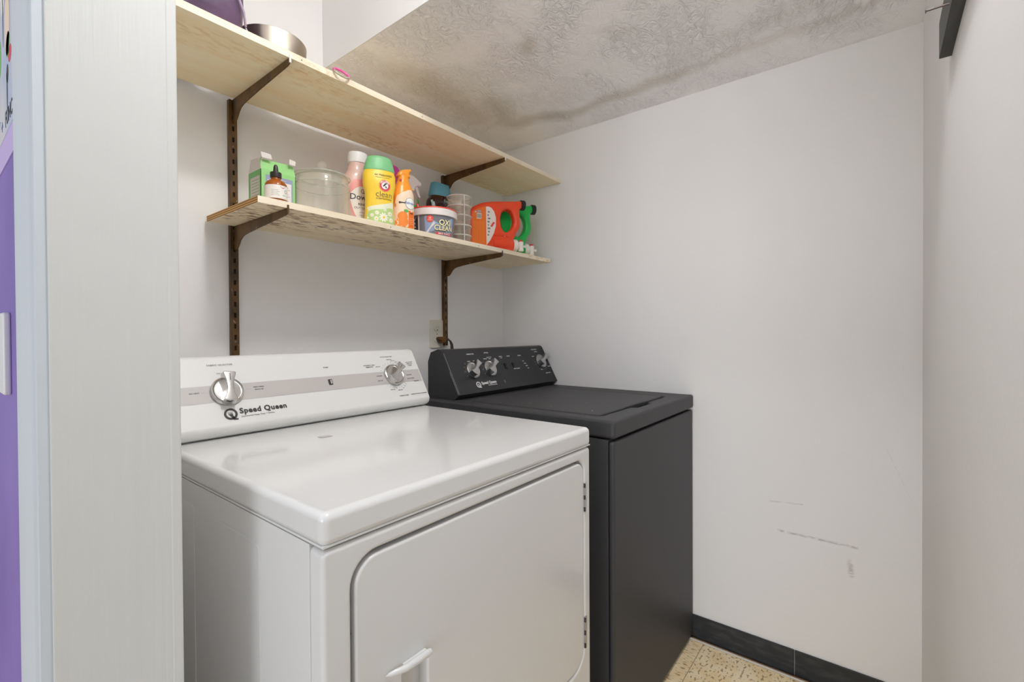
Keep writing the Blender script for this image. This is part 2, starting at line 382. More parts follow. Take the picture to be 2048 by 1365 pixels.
def spline(pts, n=6):
    """closed Catmull-Rom through pts"""
    o = []; L = len(pts)
    for i in range(L):
        p0, p1, p2, p3 = (Vector(pts[(i + k) % L]) for k in (-1, 0, 1, 2))
        for j in range(n):
            t = j / n; o.append(tuple(.5 * ((2 * p1) + (p2 - p0) * t + (2 * p0 - 5 * p1 + 4 * p2 - p3) * t * t + (3 * p1 - p0 - 3 * p2 + p3) * t ** 3)))
    return o
def thing(name, label, cat, loc, group=None, rz=0):
    o = bpy.data.objects.new(name, None); COL.objects.link(o); o.location = loc; o.rotation_euler = (0, 0, rz); o.empty_display_size = .05
    return tag(o, label, cat, group)
def tag(o, label, cat, group=None):
    o['label'] = label; o['category'] = cat
    if group: o['group'] = group
    return o
def struct(bld, name, **k):
    o = bld.build(name, **k); o['kind'] = 'structure'; return o
# XZ drawing plane facing -Y: (x, y) -> (x, 0, y), z -> -y
MXZ = Matrix(((1, 0, 0, 0), (0, 0, -1, 0), (0, 1, 0, 0), (0, 0, 0, 1)))
# YZ drawing plane facing -X: text reads towards -Y
MYZ = Matrix(((0, 0, -1, 0), (-1, 0, 0, 0), (0, 1, 0, 0), (0, 0, 0, 1)))

# ------------------------------------------------------------------ room
H, YR, XI, XO, HH, YJ = 2.0426, -1.5737, -1.594, -1.716, 2.56, -.757
b = B(); b.box((-7.6, -5.5, -.05), (.1, 3.2, 0), 'floor_tile'); struct(b, 'floor')
b = B(); b.box((XI, 0, 0), (.1, .1, HH), 'wall_paint'); struct(b, 'wall_back')
b = B(); b.box((0, YR - .1, 0), (.1, 0, HH), 'wall_paint_scuffed'); struct(b, 'wall_right')
b = B(); b.box((XI, YR - .1, 0), (0, YR, HH), 'wall_paint'); struct(b, 'wall_front')
b = B()
def duo(lo, hi):
    """wall block: painted white on the closet side, purple on the hall side"""
    xm = XO + .004
    b.box((xm, lo[0], lo[1]), (XI, hi[0], hi[1]), 'wall_paint'); b.box((XO, lo[0], lo[1]), (xm, hi[0], hi[1]), 'purple_paint')
duo((YJ + .012, 0), (3.0, HH)); duo((-4.0, 0), (YR - .012, HH)); duo((YR - .012, 2.05), (YJ + .012, HH)); struct(b, 'wall_left')
b = B(); b.box((-.945, YR, H), (0, 0, HH - .01), 'ceiling_texture')
# the painted left face of the dropped part
b.box((-.949, YR, H), (-.945, 0, HH - .01), 'wall_paint'); struct(b, 'ceiling')
b = B(); b.box((-1.716, -2.6, HH), (.1, .1, HH + .05), 'wall_paint'); struct(b, 'ceiling')
b = B(); b.box((XO - .001, YJ - .003, 0), (XI - .011, YJ + .012, 2.045), 'trim_paint', .0015)
b.box((XI - .0135, YJ - .0035, 0), (XI, YJ + .012, 2.045), 'trim_paint', .003, 3); struct(b, 'trim_1')
b = B(); b.box((XO - .001, YR - .012, 0), (XI + .001, YR + .003, 2.045), 'trim_paint', .0015); b.box((XO - .001, YR, 2.035), (XI + .001, YJ, 2.05), 'trim_paint', .0015); struct(b, 'trim_2')
cp = [(XO, -.757), (-1.7265, -.757), (-1.7285, -.753), (-1.7285, -.738), (-1.7255, -.732), (-1.7275, -.722), (-1.7315, -.708), (-1.7335, -.690), (-1.7335, -.672), (-1.7325, -.662), (-1.729, -.655), (-1.729, -.651), (XO, -.651)]
b = B(); b.loft([[(x, y, z) for x, y in cp] for z in (0, 2.13)], 'casing_paint'); struct(b, 'trim_3', ang=50)
b = B(); b.box((-.007, -1.252, 0), (0, -.25, .0862), 'baseboard_black', .0015); b.box((-.0065, YR, 0), (0, -1.2535, .0862), 'baseboard_black', .0015); struct(b, 'baseboard_right')
b = B(); b.tube([(-.0255, y, .0040) for y in (-.90, -1.1, -1.3, -1.572)], .0040, 'rod_white', 12); struct(b, 'trim_4')

# hall side: poster and switch plate on the purple wall
t = B(); t.box((XO - .0012, -.56, 1.462), (XO, -.05, 2.02), 'poster_paper')
def YZ(x, y, z): return T(x, y, z) @ MYZ
t.text('EY', .034, 'poster_blue', YZ(XO - .0014, -.325, 1.487), align='CENTER', off=.02)
t.text('+', .030, 'poster_blue', YZ(XO - .0014, -.372, 1.483), off=.02)
t.text('FUNC', .032, 'poster_black', YZ(XO - .0014, -.455, 1.482), off=.01)
for (y, z, ry, rz_, m_) in ((-.40, 1.70, .03, .05, 'box_white'), (-.40, 1.66, .004, .06, 'poster_black'), (-.455, 1.585, .022, .018, 'poster_green'), (-.475, 1.565, .018, .012, 'poster_red'),
                            (-.45, 1.62, .028, .05, 'label_peach'), (-.445, 1.545, .012, .014, 'poster_black'), (-.35, 1.60, .02, .03, 'poster_green'), (-.44, 1.52, .006, .03, 'poster_black'), (-.33, 1.53, .012, .02, 'poster_black')):
    t.disc(circ(0, 0, 1, 20), m_, YZ(XO - .0014, y, z) @ SC(ry, rz_, 1), rings=1)
tag(t.build('poster'), 'printed paper poster with blue and black lettering on the purple wall', 'poster')
t = B(); t.box((XO - .0012, -.56, 1.418), (XO, -.05, 1.461), 'lilac'); tag(t.build('paper_border'), 'pale lilac paper strip directly under the poster on the purple wall', 'paper strip')
t = thing('switch_plate', 'white plastic wall plate on the purple wall at the left edge', 'switch plate', (XO, -.35, 1.06))
p = B(); p.curve([rrect(.0, .16, 0, .127, .006)], 'plate_white', .0015, .003, M=YZ(-.0045, .083, 0)); p.build('plate', t)
p = B(); p.box((-.011, .025, .072), (-.006, .062, .098), 'cap_black', .001); p.build('display', t)
p = B(); p.box((-.010, .025, .03), (-.006, .062, .068), 'outlet_ivory', .001); p.build('rocker', t)

# ------------------------------------------------------------------ shelf boards, standards and brackets
def board(name, x0, x1, y0, y1, z, th, face, label):
    b = B(); e = .0006
    b.add([(x0, y0, z), (x1, y0, z), (x1, y1, z), (x0, y1, z)], [(0, 3, 2, 1)], face); b.add([(x0, y0, z + th), (x1, y0, z + th), (x1, y1, z + th), (x0, y1, z + th)], [(0, 1, 2, 3)], face)
    b.add([(x0, y0, z), (x1, y0, z), (x1, y0, z + th), (x0, y0, z + th)], [(0, 1, 2, 3)], 'ply_front_edge')
    b.add([(x0, y1, z), (x1, y1, z), (x1, y1, z + th), (x0, y1, z + th)], [(3, 2, 1, 0)], 'ply_front_edge')
    for x in (x0, x1): b.add([(x, y0, z), (x, y1, z), (x, y1, z + th), (x, y0, z + th)], [(0, 1, 2, 3)], 'ply_end' if x == x0 else 'ply_front_edge')
    for x in (x0 + .38, x0 + .77, x0 + 1.09):
        b.disc(circ(0, 0, .0016, 8), 'ink_dark', T(x, y0 - .0004, z + th * .45) @ MXZ, rings=1)
    o = b.build(name); tag(o, label, 'shelf', 'plywood shelves on the back wall'); return o
ZU, TU, DU, ZL, TL, DL = 1.8251, .0166, .3444, 1.4626, .0156, .3271
board('shelf_board', -1.586, -.004, -DU, -.026, ZU, TU, 'ply_upper_face', 'upper pale plywood shelf board carrying the purple bag and steel pan')
s2 = board('shelf_board', -1.3068, -.0636, -DL, -.016, ZL, TL, 'ply_lower_face', 'lower stained plywood shelf board carrying the laundry bottles')
# black streak on the lower board's front edge
def standard(x, z0, z1, label):
    t = thing('shelf_standard', label, 'shelf standard', (x, 0, z0), 'brown wall standards holding the shelves')
    b = B(); L = z1 - z0
    for lo, hi in (((-.0105, -.0145, 0), (-.0085, 0, L)), ((.0085, -.0145, 0), (.0105, 0, L)), ((-.0105, -.0148, 0), (-.003, -.0128, L)), ((.003, -.0148, 0), (.0105, -.0128, L))): b.box(lo, hi, 'brown_paint')
    zz = 0
    while zz < L - .03:
        b.box((-.0031, -.0148, zz), (.0031, -.0128, min(zz + .018, L)), 'brown_paint'); zz += .0315
    b.box((-.0085, -.0125, 0), (.0085, -.0005, L), 'slot_black'); b.build('channel', t)
    for z in (.20, .52): 
        if z < L: b = B(); b.lathe([(.0, .0), (.0045, .0), (.0035, .002), (0, .0028)], 'nail_steel', 12, T(0, -.0148, z) @ RX(PI / 2)); b.build('screw', t)
standard(-1.236, .93, ZU - .001, 'left brown slotted metal shelf standard on the back wall')
standard(-.402, 1.10, ZU - .001, 'right brown slotted metal shelf standard beside the wall outlet')
def bracket(x, z, L, label):
    """shelf bracket whose top edge is at z, from the standard out to y = -L"""
    t = thing('shelf_bracket', label, 'shelf bracket', (x, -.015, z), 'brown brackets under the shelves')
    L -= .015
    out = [(0, 0), (L, 0), (L, -.013), (L - .009, -.0165), (.163, -.0255), (.095, -.031), (.070, -.034), (.055, -.038), (.044, -.0445), (.036, -.053), (.030, -.060), (.022, -.066), (.0, -.068)]
    b = B(); b.curve([out], 'brown_paint', .0011, .0004, 1, Matrix(((0, 0, 1, 0), (-1, 0, 0, 0), (0, 1, 0, 0), (0, 0, 0, 1)))); b.build('arm', t, 30)
    b = B(); b.box((-.0022, -L - .0035, -.012), (.0022, -L, .008), ('cap_white' if L > .32 else 'brown_paint' if x < -1 else 'nail_steel'), .0006); o = b.build('lip', t)
    return t
bracket(-1.236, ZU - .0005, DU, 'left brown bracket under the upper shelf')
bracket(-.402, ZU - .0005, DU, 'right brown bracket under the upper shelf')
bracket(-1.236, ZL - .0005, DL, 'left brown bracket under the lower shelf')
bracket(-.402, ZL - .0005, DL, 'right brown bracket under the lower shelf')

# ------------------------------------------------------------------ dryer
def panel_frame(x0, y, z, dy, dz): return Matrix(((1, 0, 0, x0), (0, dy, -dz, y), (0, dz, dy, z), (0, 0, 0, 1)))
def knob(parent, M, r, h, ang, mtl, glen, gmat=None, logo=False):
    """round skirt and a waisted grip; M puts +Z out of the panel"""
    k = B(); k.lathe([(r, 0), (r, h * .22), (r * .97, h * .30), (r * .90, h * .34), (r * .84, h * .30), (r * .80, h * .28), (r * .3, h * .30), (0, h * .30)], mtl, 48, M)
    o = k.build('knob', parent)
    g = B(); a = glen; wv = r * .20
    out = [(-wv * 1.9, -r * .92), (wv * 1.9, -r * .92), (wv * 1.35, -r * .5), (wv, 0), (wv * 1.25, r * .5), (wv * 1.9, a), (wv * .6, a * 1.05), (-wv * .6, a * 1.05), (-wv * 1.9, a), (-wv * 1.25, r * .5), (-wv, 0), (-wv * 1.35, -r * .5)]
    g.curve([spline(out, 4)], gmat or mtl, h * .30, h * .08, 3, M @ RZ(-ang) @ T(0, 0, h * .62))
    g.box((-.0006, a * .45, h - .0002), (.0006, a * .9, h + .0003), 'ink_white' if mtl != 'chrome' else 'ink_dark', M=M @ RZ(-ang))
    g.build('grip', o)
    return o
DX0, DX1, DYF, DYB, DZB, DZT = -1.4964, -.8045, -.927, -.20, .880, .9241
dryer = thing('dryer', 'white front-loading clothes dryer beside the doorway with chrome knobs', 'dryer', (DX0, DYF, 0))
dryer_off = Vector((DX0, DYF, 0))
def done(b, name, parent, off, ang=35):
    """b holds world coordinates; move them into the thing's frame"""
    b.v = [v - off for v in b.v]; return b.build(name, parent, ang)
b = B(); b.box((DX0 + .002, -.893, .02), (DX1 - .002, DYB, DZB - .002), 'white_enamel', .002)
for (y0, y1) in ((-.752, -.598), (-.488, -.33)):               # pressed panels on the side
    b.curve([rrect(y0, y1, .10, .838, .012)], 'white_enamel', .0003, .0008, 2, T(DX0 + .002, 0, 0) @ Matrix(((0, 0, 1, 0), (1, 0, 0, 0), (0, 1, 0, 0), (0, 0, 0, 1))))
b.box((DX0 + .03, -.87, 0), (DX1 - .03, DYB - .02, .021), 'ink_dark'); done(b, 'cabinet', dryer, dryer_off)
b = B(); PO = Matrix(((1, 0, 0, 0), (0, 0, 1, -.9095), (0, 1, 0, 0), (0, 0, 0, 1)))
DOOR = (-1.454, -.834, .362, .852)
b.curve([rrect(DX0 + .001, DX1 - .001, .02, DZB - .004, .0085, 3), rrect(*DOOR, (.05, .05, .028, .042), 8)], 'white_enamel', .0105, .0065, 4, PO); done(b, 'front_panel', dryer, dryer_off, 50)
b = B(); b.curve([rrect(DX0, DX1, DYF - .002, DYB, .012, 5)], 'white_enamel', (DZT - DZB) / 2 - .011, .011, 5, T(0, 0, (DZB + DZT) / 2))
b.box((DX0 + .002, DYF, DZB - .0), (DX1 - .002, DYB - .01, DZB + .003), 'white_enamel')
b.curve([rrect(-1.262, -1.236, -.520, -.500, .001, 2)], 'band_grey', .0001, 0, 1, T(0, 0, DZT + .0005)); done(b, 'top_lid', dryer, dryer_off, 50)
b = B(); PX0, PX1 = -1.370, -1.322
b.curve([rrect(DOOR[0] + .0058, DOOR[1] - .0022, DOOR[2] + .003, DOOR[3] - .0062, (.047, .047, .025, .038), 8), rrect(PX0, PX1, .56, .664, .008)], 'white_enamel', .011, .004, 3, Matrix(((1, 0, 0, 0), (0, 0, 1, -.9105), (0, 1, 0, 0), (0, 0, 0, 1))))
door = done(b, 'door', dryer, dryer_off, 50)
b = B(); b.box((PX0 - .004, -.905, .556), (PX1 + .004, -.899, .668), 'white_enamel')
ring = [[(-1.402, -.928, .6725), (-1.402, -.928, .6725), (-1.402, -.928, .6725), (-1.402, -.928, .6725)]]
n = 14; rings = []
for i, (x, r) in enumerate(((-1.402, .0005), (-1.397, .0030), (-1.389, .0044), (-1.375, .0052), (-1.35, .0056), (-1.333, .0056), (-1.3275, .0045), (-1.325, .001))):
    yc = -.9285 - .010 * min(1, (x + 1.402) / .03); rings.append([(x, yc + .9 * r * math.cos(2 * PI * k / n) - 0, .667 + 1.0 * r * math.sin(2 * PI * k / n)) for k in range(n)])
b.loft(rings, 'white_enamel'); b.box((-1.371, -.934, .6635), (-1.327, -.905, .6665), 'white_enamel', .001)
b.v = [v - dryer_off for v in b.v]; b.build('door_handle', door)
for z0, z1 in ((.726, .796), (.401, .477)):
    b = B(); b.box((-.8335, -.9285, z0), (-.8265, -.925, z1), 'knob_satin', .0008); k = (z1 - z0) / 5
    for i in (0, 2, 4): b.box((-.8345, -.9292, z0 + i * k + .002), (-.8315, -.925, z0 + i * k + k - .002), 'ink_dark', .0006)
    done(b, 'hinge', dryer, dryer_off)
b = B(); b.lathe([(.0035, 0), (.0025, .003), (0, .004)], 'ink_dark', 12, T(-1.4515, -.912, .746) @ RX(PI / 2)); done(b, 'door_catch', dryer, dryer_off)
# console: side profile swept along X
prof = [(-.334, DZT - .001), (-.350, .9305), (-.3565, .938), (-.3585, .948), (-.3560, .9535), (-.2735, 1.0945), (-.2665, 1.0995), (-.256, 1.101), (-.228, 1.096), (-.214, 1.080), (-.210, DZT - .001)]
cx0, cx1 = -1.488, -.8035
b = B(); mid = (-.285, 1.0); rings = []
for x, k in ((cx0, .955), (cx0 + .002, .985), (cx0 + .006, 1), (cx1 - .006, 1), (cx1 - .002, .985), (cx1, .955)):
    rings.append([(x, mid[0] + (y - mid[0]) * k, (mid[1] + (z - mid[1]) * k) if z > .925 else z) for y, z in prof])
b.loft(rings, 'console_white')
PD = panel_frame(-.8035, -.3582, .9479, .50292, .86433) @ T(0, 0, .0008)
LFT = .0006
def bandbox(b, M, x0, x1, h0, h1, m): b.add([(x0, h0, LFT), (x1, h0, LFT), (x1, h1, LFT), (x0, h1, LFT)], [(0, 1, 2, 3)], m, M)
def label(b, M, x, h, s, size, m, al='CENTER', off=0, sp=1.0): b.text(s, size, m, M @ T(x, h, LFT + .0003), align=al, off=off, sp=sp)
bandbox(b, PD, cx0 - cx1 + .006, -.0055, .0620, .1030, 'band_grey')
label(b, PD, -.572, .1535, 'FABRIC SELECTOR', .0058, 'ink_grey', sp=1.15); label(b, PD, -.571, .1315, 'DELICATE', .0045, 'ink_grey', sp=1.15)
label(b, PD, -.634, .0872, 'NO HEAT', .0045, 'ink_dark'); label(b, PD, -.500, .0902, 'PERM PRESS', .0046, 'ink_dark', 'CENTER'); label(b, PD, -.500, .0842, 'REGULAR', .0046, 'ink_dark')
bandbox(b, PD, -.620, -.612, .0868, .0874, 'ink_dark'); bandbox(b, PD, -.529, -.521, .0868, .0874, 'ink_dark')
label(b, PD, -.3165, .1295, 'START', .0052, 'ink_dark')
label(b, PD, -.112, .1520, 'CYCLE SELECTOR', .0052, 'ink_grey', sp=1.05); label(b, PD, -.181, .1268, 'AUTOMATIC PERM', .0046, 'ink_dark'); label(b, PD, -.181, .1210, 'PRESS/KNITS', .0046, 'ink_dark')
label(b, PD, -.032, .1290, 'AUTOMATIC', .0048, 'ink_grey'); label(b, PD, -.032, .1235, 'REGULAR', .0048, 'ink_grey'); label(b, PD, -.032, .1180, 'FABRIC', .0048, 'ink_grey')
for x, h, s in ((-.152, .1205, 'LESS DRY'), (-.158, .0900, 'MORE DRY'), (-.160, .0740, 'VERY DRY'), (-.104, .1420, 'DAMP DRY'), (-.092, .1375, 'LESS DRY'), (-.082, .1325, 'DRY'), (-.050, .0850, 'MORE DRY'), (-.048, .0730, 'COOL DOWN'),
                (-.128, .0420, 'TIME DRY'), (-.102, .0380, 'MINUTES'), (-.030, .0620, 'TIMED DRY'), (-.088, .0440, '30'), (-.112, .0460, '50'), (-.080, .0500, '20'), (-.074, .0560, '10')):
    label(b, PD, x, h, s, .0040, 'ink_grey' if h > .1 or h < .06 else 'ink_dark')
label(b, PD, -.096, .0190, '* ENERGY SAVER', .0046, 'ink_dark'); label(b, PD, -.038, .0195, 'WRINKLE GUARD COOL DOWN', .0042, 'ink_dark')
KC2 = (-.1080, .0885)
for i in range(26):
    a = 2 * PI * i / 26; b.box((.041, -.0003, LFT - .0002), (.0435, .0003, LFT + .0002), 'ink_grey', M=PD @ T(KC2[0], KC2[1], 0) @ RZ(a))
def qlogo(b, M, x, h, s, m, m2):
    """ringed letter Q with a small crown-like hand of dots inside"""
    MM = M @ T(x, h, LFT + .0003)
    b.curve([circ(0, 0, s, 40, .98), circ(0, .02 * s, s * .66, 36)], m, .00015, 0, 1, MM)
    b.curve([[(-.05 * s, -.35 * s), (.30 * s, -.30 * s), (.62 * s, -.82 * s), (.98 * s, -.84 * s), (.92 * s, -1.06 * s), (.25 * s, -1.06 * s)]], m, .00015, 0, 1, MM)
    for i, (px, py, tx) in enumerate(((-.38, .22, -.02), (-.19, .30, .06), (.02, .32, .12), (.22, .28, .2))):
        b.disc(circ(px * s, py * s, .065 * s, 10), m, MM, rings=1, off=.0001)
        b.curve([[(px * s - .03 * s, py * s - .14 * s), (px * s + .06 * s, py * s - .14 * s), (tx * s + .10 * s, -.45 * s), (tx * s - .02 * s, -.45 * s)]], m, .00012, 0, 1, MM)
qlogo(b, PD, -.5728, .0302, .0138, 'ink_dark', 'console_white')
label(b, PD, -.5540, .0345, 'Speed Queen', .0178, 'ink_dark', 'LEFT', .032, 1.10)
label(b, PD, -.5530, .0215, 'Commercial Heavy Duty + Sanitize', .0052, 'ink_grey', 'LEFT')
done(b, 'console', dryer, dryer_off, 40)
b = B(); b.v = []; b.curve([rrect(-.0055, .0055, -.008, .008, .0015)], 'ink_dark', .0008, .0008, 2, PD @ T(-.3165, .0850, .0014)); b.curve([rrect(-.0005, .0035, -.0055, .0055, .001)], 'band_grey', .0012, .0004, 2, PD @ T(-.3165, .0850, .0018)); done(b, 'start_switch', dryer, dryer_off)
MK = T(*(-dryer_off)) @ PD
knob(dryer, MK @ T(-.5705, .0850, .0008), .0340, .027, math.radians(8), 'chrome', .0370)
knob(dryer, MK @ T(KC2[0], KC2[1], .0008), .0335, .027, math.radians(48), 'chrome', .0345)

# ------------------------------------------------------------------ washer
WX0, WX1, WYF, WYB, WZB, WZT = -.6720, -.0040, -.924, -.160, .866, .914
washer = thing('washing_machine', 'black top-loading washing machine standing in the corner against the blank wall', 'washing machine', (WX0, WYF, 0)); woff = Vector((WX0, WYF, 0))
b = B(); b.box((WX0 + .004, -.905, .02), (WX1 - .004, WYB, WZB - .002), 'black_enamel', .003); b.box((WX0 + .03, -.88, 0), (WX1 - .03, WYB - .02, .021), 'black_smooth'); done(b, 'cabinet', washer, woff)
b = B(); b.curve([rrect(WX0 + .003, WX1 - .002, .012, WZB - .006, .0085, 3)], 'black_enamel', .0015, .0065, 5, Matrix(((1, 0, 0, 0), (0, 0, 1, -.915), (0, 1, 0, 0), (0, 0, 0, 1)))); done(b, 'front_panel', washer, woff, 50)
hole = [(-.620, -.340), (-.620, -.845), (-.610, -.857), (-.430, -.857), (-.420, -.862), (-.410, -.876), (-.300, -.876), (-.288, -.862), (-.278, -.857), (-.120, -.857), (-.108, -.845), (-.108, -.340)]
b = B(); b.curve([rrect(WX0, WX1, WYF - .002, WYB, .010, 4), hole], 'black_enamel', (WZT - WZB) / 2 - .008, .008, 4, T(0, 0, (WZB + .004 + WZT) / 2))
b.box((WX0 + .01, WYF + .01, WZB), (WX1 - .01, WYB - .01, WZB + .012), 'black_smooth'); done(b, 'top_deck', washer, woff, 50)
b = B(); lid = [(-.613, -.352), (-.613, -.842), (-.606, -.849), (-.440, -.849), (-.425, -.845), (-.285, -.845), (-.270, -.849), (-.124, -.849), (-.117, -.842), (-.117, -.352)]
b.curve([lid], 'black_enamel', .0045, .0045, 4, T(0, 0, WZT - .0055))
for x, y, r in ((-.590, -.470, .0020), (-.545, -.560, .0022), (-.565, -.655, .0012), (-.470, -.420, .0016), (-.560, -.800, .0020), (-.300, -.560, .0010), (-.420, -.700, .0012)): b.disc([(r * 1.6 * math.cos(k_), r * math.sin(k_ + .4)) for k_ in (0, 1, 2.2, 3.1, 4.2, 5.3)], 'ink_white', T(x, y, WZT + .0038), None, 1)
0; done(b, 'lid', washer, woff, 50)
prof = [(-.299, WZT - .001), (-.3215, .934), (-.3205, .9365), (-.2375, 1.0865), (-.2330, 1.0905), (-.219, 1.0935), (-.181, 1.0815), (-.166, 1.048), (-.166, WZT - .001)]
b = B(); b.loft([[(x, y, z) for y, z in prof] for x in (-.634, -.0105)], 'black_panel')
b.add([(-.634, -.2985, .9145), (-.0105, -.2985, .9145), (-.0105, -.3205, .9335), (-.634, -.3205, .9335)], [(0, 1, 2, 3)], 'black_smooth', T(0, -.0006, 0))
PW = panel_frame(-.640, -.3213, .934, .4862, .8738)
def wl(x, h, s, size=.0064, al='CENTER', off=0, sp=1.0): label(b, PW, x, h, s, size, 'ink_white', al, off, sp)
wl(.140, .1570, 'TEMPERATURE', .0062, off=.02); wl(.233, .1590, 'OPTIONS', .0062, off=.02)
wl(.117, .1270, 'WARM', .0052, off=.02); wl(.145, .1275, 'HOT', .0052, off=.02); wl(.099, .1085, 'COLD', .0052, off=.02)
wl(.214, .1330, 'NORMAL', .0052, off=.02); wl(.240, .1385, 'HEAVY DUTY', .0050, off=.02); wl(.240, .1320, 'EXTRA', .0046, off=.02)
wl(.312, .1385, 'DEEP FILL', .0050, off=.02); wl(.312, .1320, 'AUTO', .0046, off=.02); wl(.362, .1385, 'SIGNAL', .0062, off=.02); wl(.437, .1375, 'STATUS', .0062, off=.02)
for i, s in enumerate(('FILL', 'WASH', 'RINSE', 'SPIN')): wl(.449 + .0048 * i, .1110 - .0118 * i, s, .0052, off=.02)
wl(.385, .0790, 'PUSH TO START', .0056, off=.02); wl(.562, .1625, 'CYCLE SELECT', .0066, off=.02); wl(.569, .1510, 'NORMAL', .0054, off=.02); wl(.534, .1290, 'BULKY', .0054, off=.02)
wl(.607, .1270, 'DELICATE', .0052, off=.02); wl(.625, .0740, 'PERM PRESS', .0054, off=.02); wl(.556, .0625, 'SOAK', .0050, off=.02); wl(.593, .0430, 'HEAVY DUTY', .0062, off=.02)
KW = ((.1160, .0880), (.2150, .0890), (.5700, .1010))
for (kx, kh), R in zip(KW, (.0355, .0355, .0375)):
    for i in range(5 if R < .036 else 20):
        a = math.radians(100 + 27 * i) if R < .036 else 2 * PI * i / 20
        b.box((R, -.0004, LFT - .0002), (R + .005, .0004, LFT + .0002), 'ink_white', M=PW @ T(kx, kh, 0) @ RZ(a))
qlogo(b, PW, .1210, .0300, .0125, 'ink_white', 'black_panel')
wl(.1390, .0340, 'Speed Queen', .0155, 'LEFT', .035); wl(.172, .0235, 'Commercial Heavy Duty', .0052, 'LEFT', .02)
b.curve([circ(0, 0, .0028, 16, 2.0), circ(0, 0, .0020, 16, 2.0)], 'line_grey', .0001, 0, 1, PW @ T(.2755, .0300, LFT))
done(b, 'console', washer, woff, 30)
for x0, x1 in ((-.6400, -.6345), (-.0105, -.0055)):
    b = B(); c0, c1 = (-.235, 1.0); k = 1.004
    b.loft([[(x, -.235 + (y + .235) * k, 1.0 + (z - 1.0) * k if z > .92 else z) for y, z in prof] for x in (x0, x1)], 'black_panel')
    if x0 < -.5:
        for o_ in (.0004, .0062):
            b.add([(o_ , .004, .0009), (o_ + .0011, .004, .0009), (o_ + .0011, .172, .0009), (o_, .172, .0009)], [(0, 1, 2, 3)], 'line_grey', PW)
    done(b, 'end_cap', washer, woff, 30)
for hx, hh in ((.3180, .0940), (.3690, .0950)):
    b = B(); b.curve([rrect(-.0055, .0055, -.012, .012, .002)], 'black_smooth', .0012, .0015, 2, PW @ T(hx, hh, .002) @ RX(.08)); done(b, 'rocker_switch', washer, woff)
MK = T(*(-woff)) @ PW
for (kx, kh), a in zip(KW, (48, 50, 62)): knob(washer, MK @ T(kx, kh, .0008), .0325, .030, math.radians(a), 'knob_satin', .036)

# ------------------------------------------------------------------ outlet with plug
t = thing('wall_outlet', 'ivory duplex wall outlet behind the washing machine', 'outlet', (-.447, 0, 1.09))
b = B(); b.curve([rrect(-.036, .036, 0, .118, .005)], 'outlet_ivory', .001, .0025, 3, T(0, -.0036, 0) @ MXZ); b.build('cover_plate', t)
for z in (.083, .035):
    b = B(); b.curve([circ(0, 0, .0165, 32, .86)], 'outlet_ivory', .001, .0006, 2, T(0, -.0078, z) @ MXZ)
    for x in (-.006, .006): b.box((x - .0009, -.0098, z + .001), (x + .0009, -.0092, z + .009), 'outlet_dark')
    b.lathe([(.0025, 0), (.0025, .0006)], 'dark_hole', 12, T(0, -.0092, z - .007) @ RX(PI / 2)); b.build('socket', t)
b = B(); b.lathe([(.0028, 0), (.002, .0012), (0, .0014)], 'outlet_dark', 12, T(0, -.0072, .059) @ RX(PI / 2)); b.build('screw', t)
t = thing('power_plug', 'brown plug and cord leaving the lower socket of the wall outlet', 'plug', (-.440, -.0095, 1.125))
b = B(); b.curve([spline([(-.014, .012), (.016, .012), (.020, .004), (.018, -.012), (-.004, -.014), (-.006, -.004), (-.014, -.002)], 3)], 'brown_plastic', .008, .005, 3, T(0, -.014, 0) @ MXZ); b.build('plug_body', t)
b = B(); b.tube([(.014, -.014, .003), (.026, -.014, .006), (.036, -.02, .002), (.044, -.024, -.008), (.050, -.024, -.025), (.052, -.022, -.06), (.052, -.02, -.20)], .0038, 'cord_brown', 10); b.tube([(.020, -.017, -.003), (.030, -.022, .0), (.042, -.028, -.006), (.052, -.028, -.02), (.058, -.028, -.05)], .0032, 'cord_brown', 10); b.build('cord', t)

# ------------------------------------------------------------------ board with nail on the right
t = thing('wall_board', 'black painted wooden board with a bent nail high on the front wall', 'board', (-.69, YR, 1.629))
b = B(); pr = [(-.0, 0), (.0165, 0), (.0165, .062), (.0, .062)]
b.loft([[(x + (0 if k > .001 else .0), y, z) for y, z in pr] for x, k in ((0, 0), (-.9, 1))], 'board_black'); b.build('plank', t, 30)
b = B(); b.tube([(-.155, .014, .012), (-.155, .030, .0125), (-.154, .0425, .013)], .0016, 'nail_steel', 10); b.lathe([(.0034, 0), (.0034, .001), (.001, .0014)], 'nail_steel', 14, T(-.154, .0425, .013) @ RX(-PI / 2)); b.build('nail', t)

# ------------------------------------------------------------------ ceiling lamp (above the frame)
t = thing('ceiling_light', 'round flush white ceiling light above the doorway side of the closet', 'ceiling light', (-1.3, -1.32, HH))
b = B(); b.lathe([(.13, 0), (.13, -.035), (.125, -.042), (.117, -.042), (.117, -.03), (0, -.03)], 'lamp_base', 48); b.build('lamp_housing', t)
b = B(); b.lathe([(.116, -.031), (.112, -.038), (0, -.040)], 'lamp_glow', 48); b.build('diffuser', t)

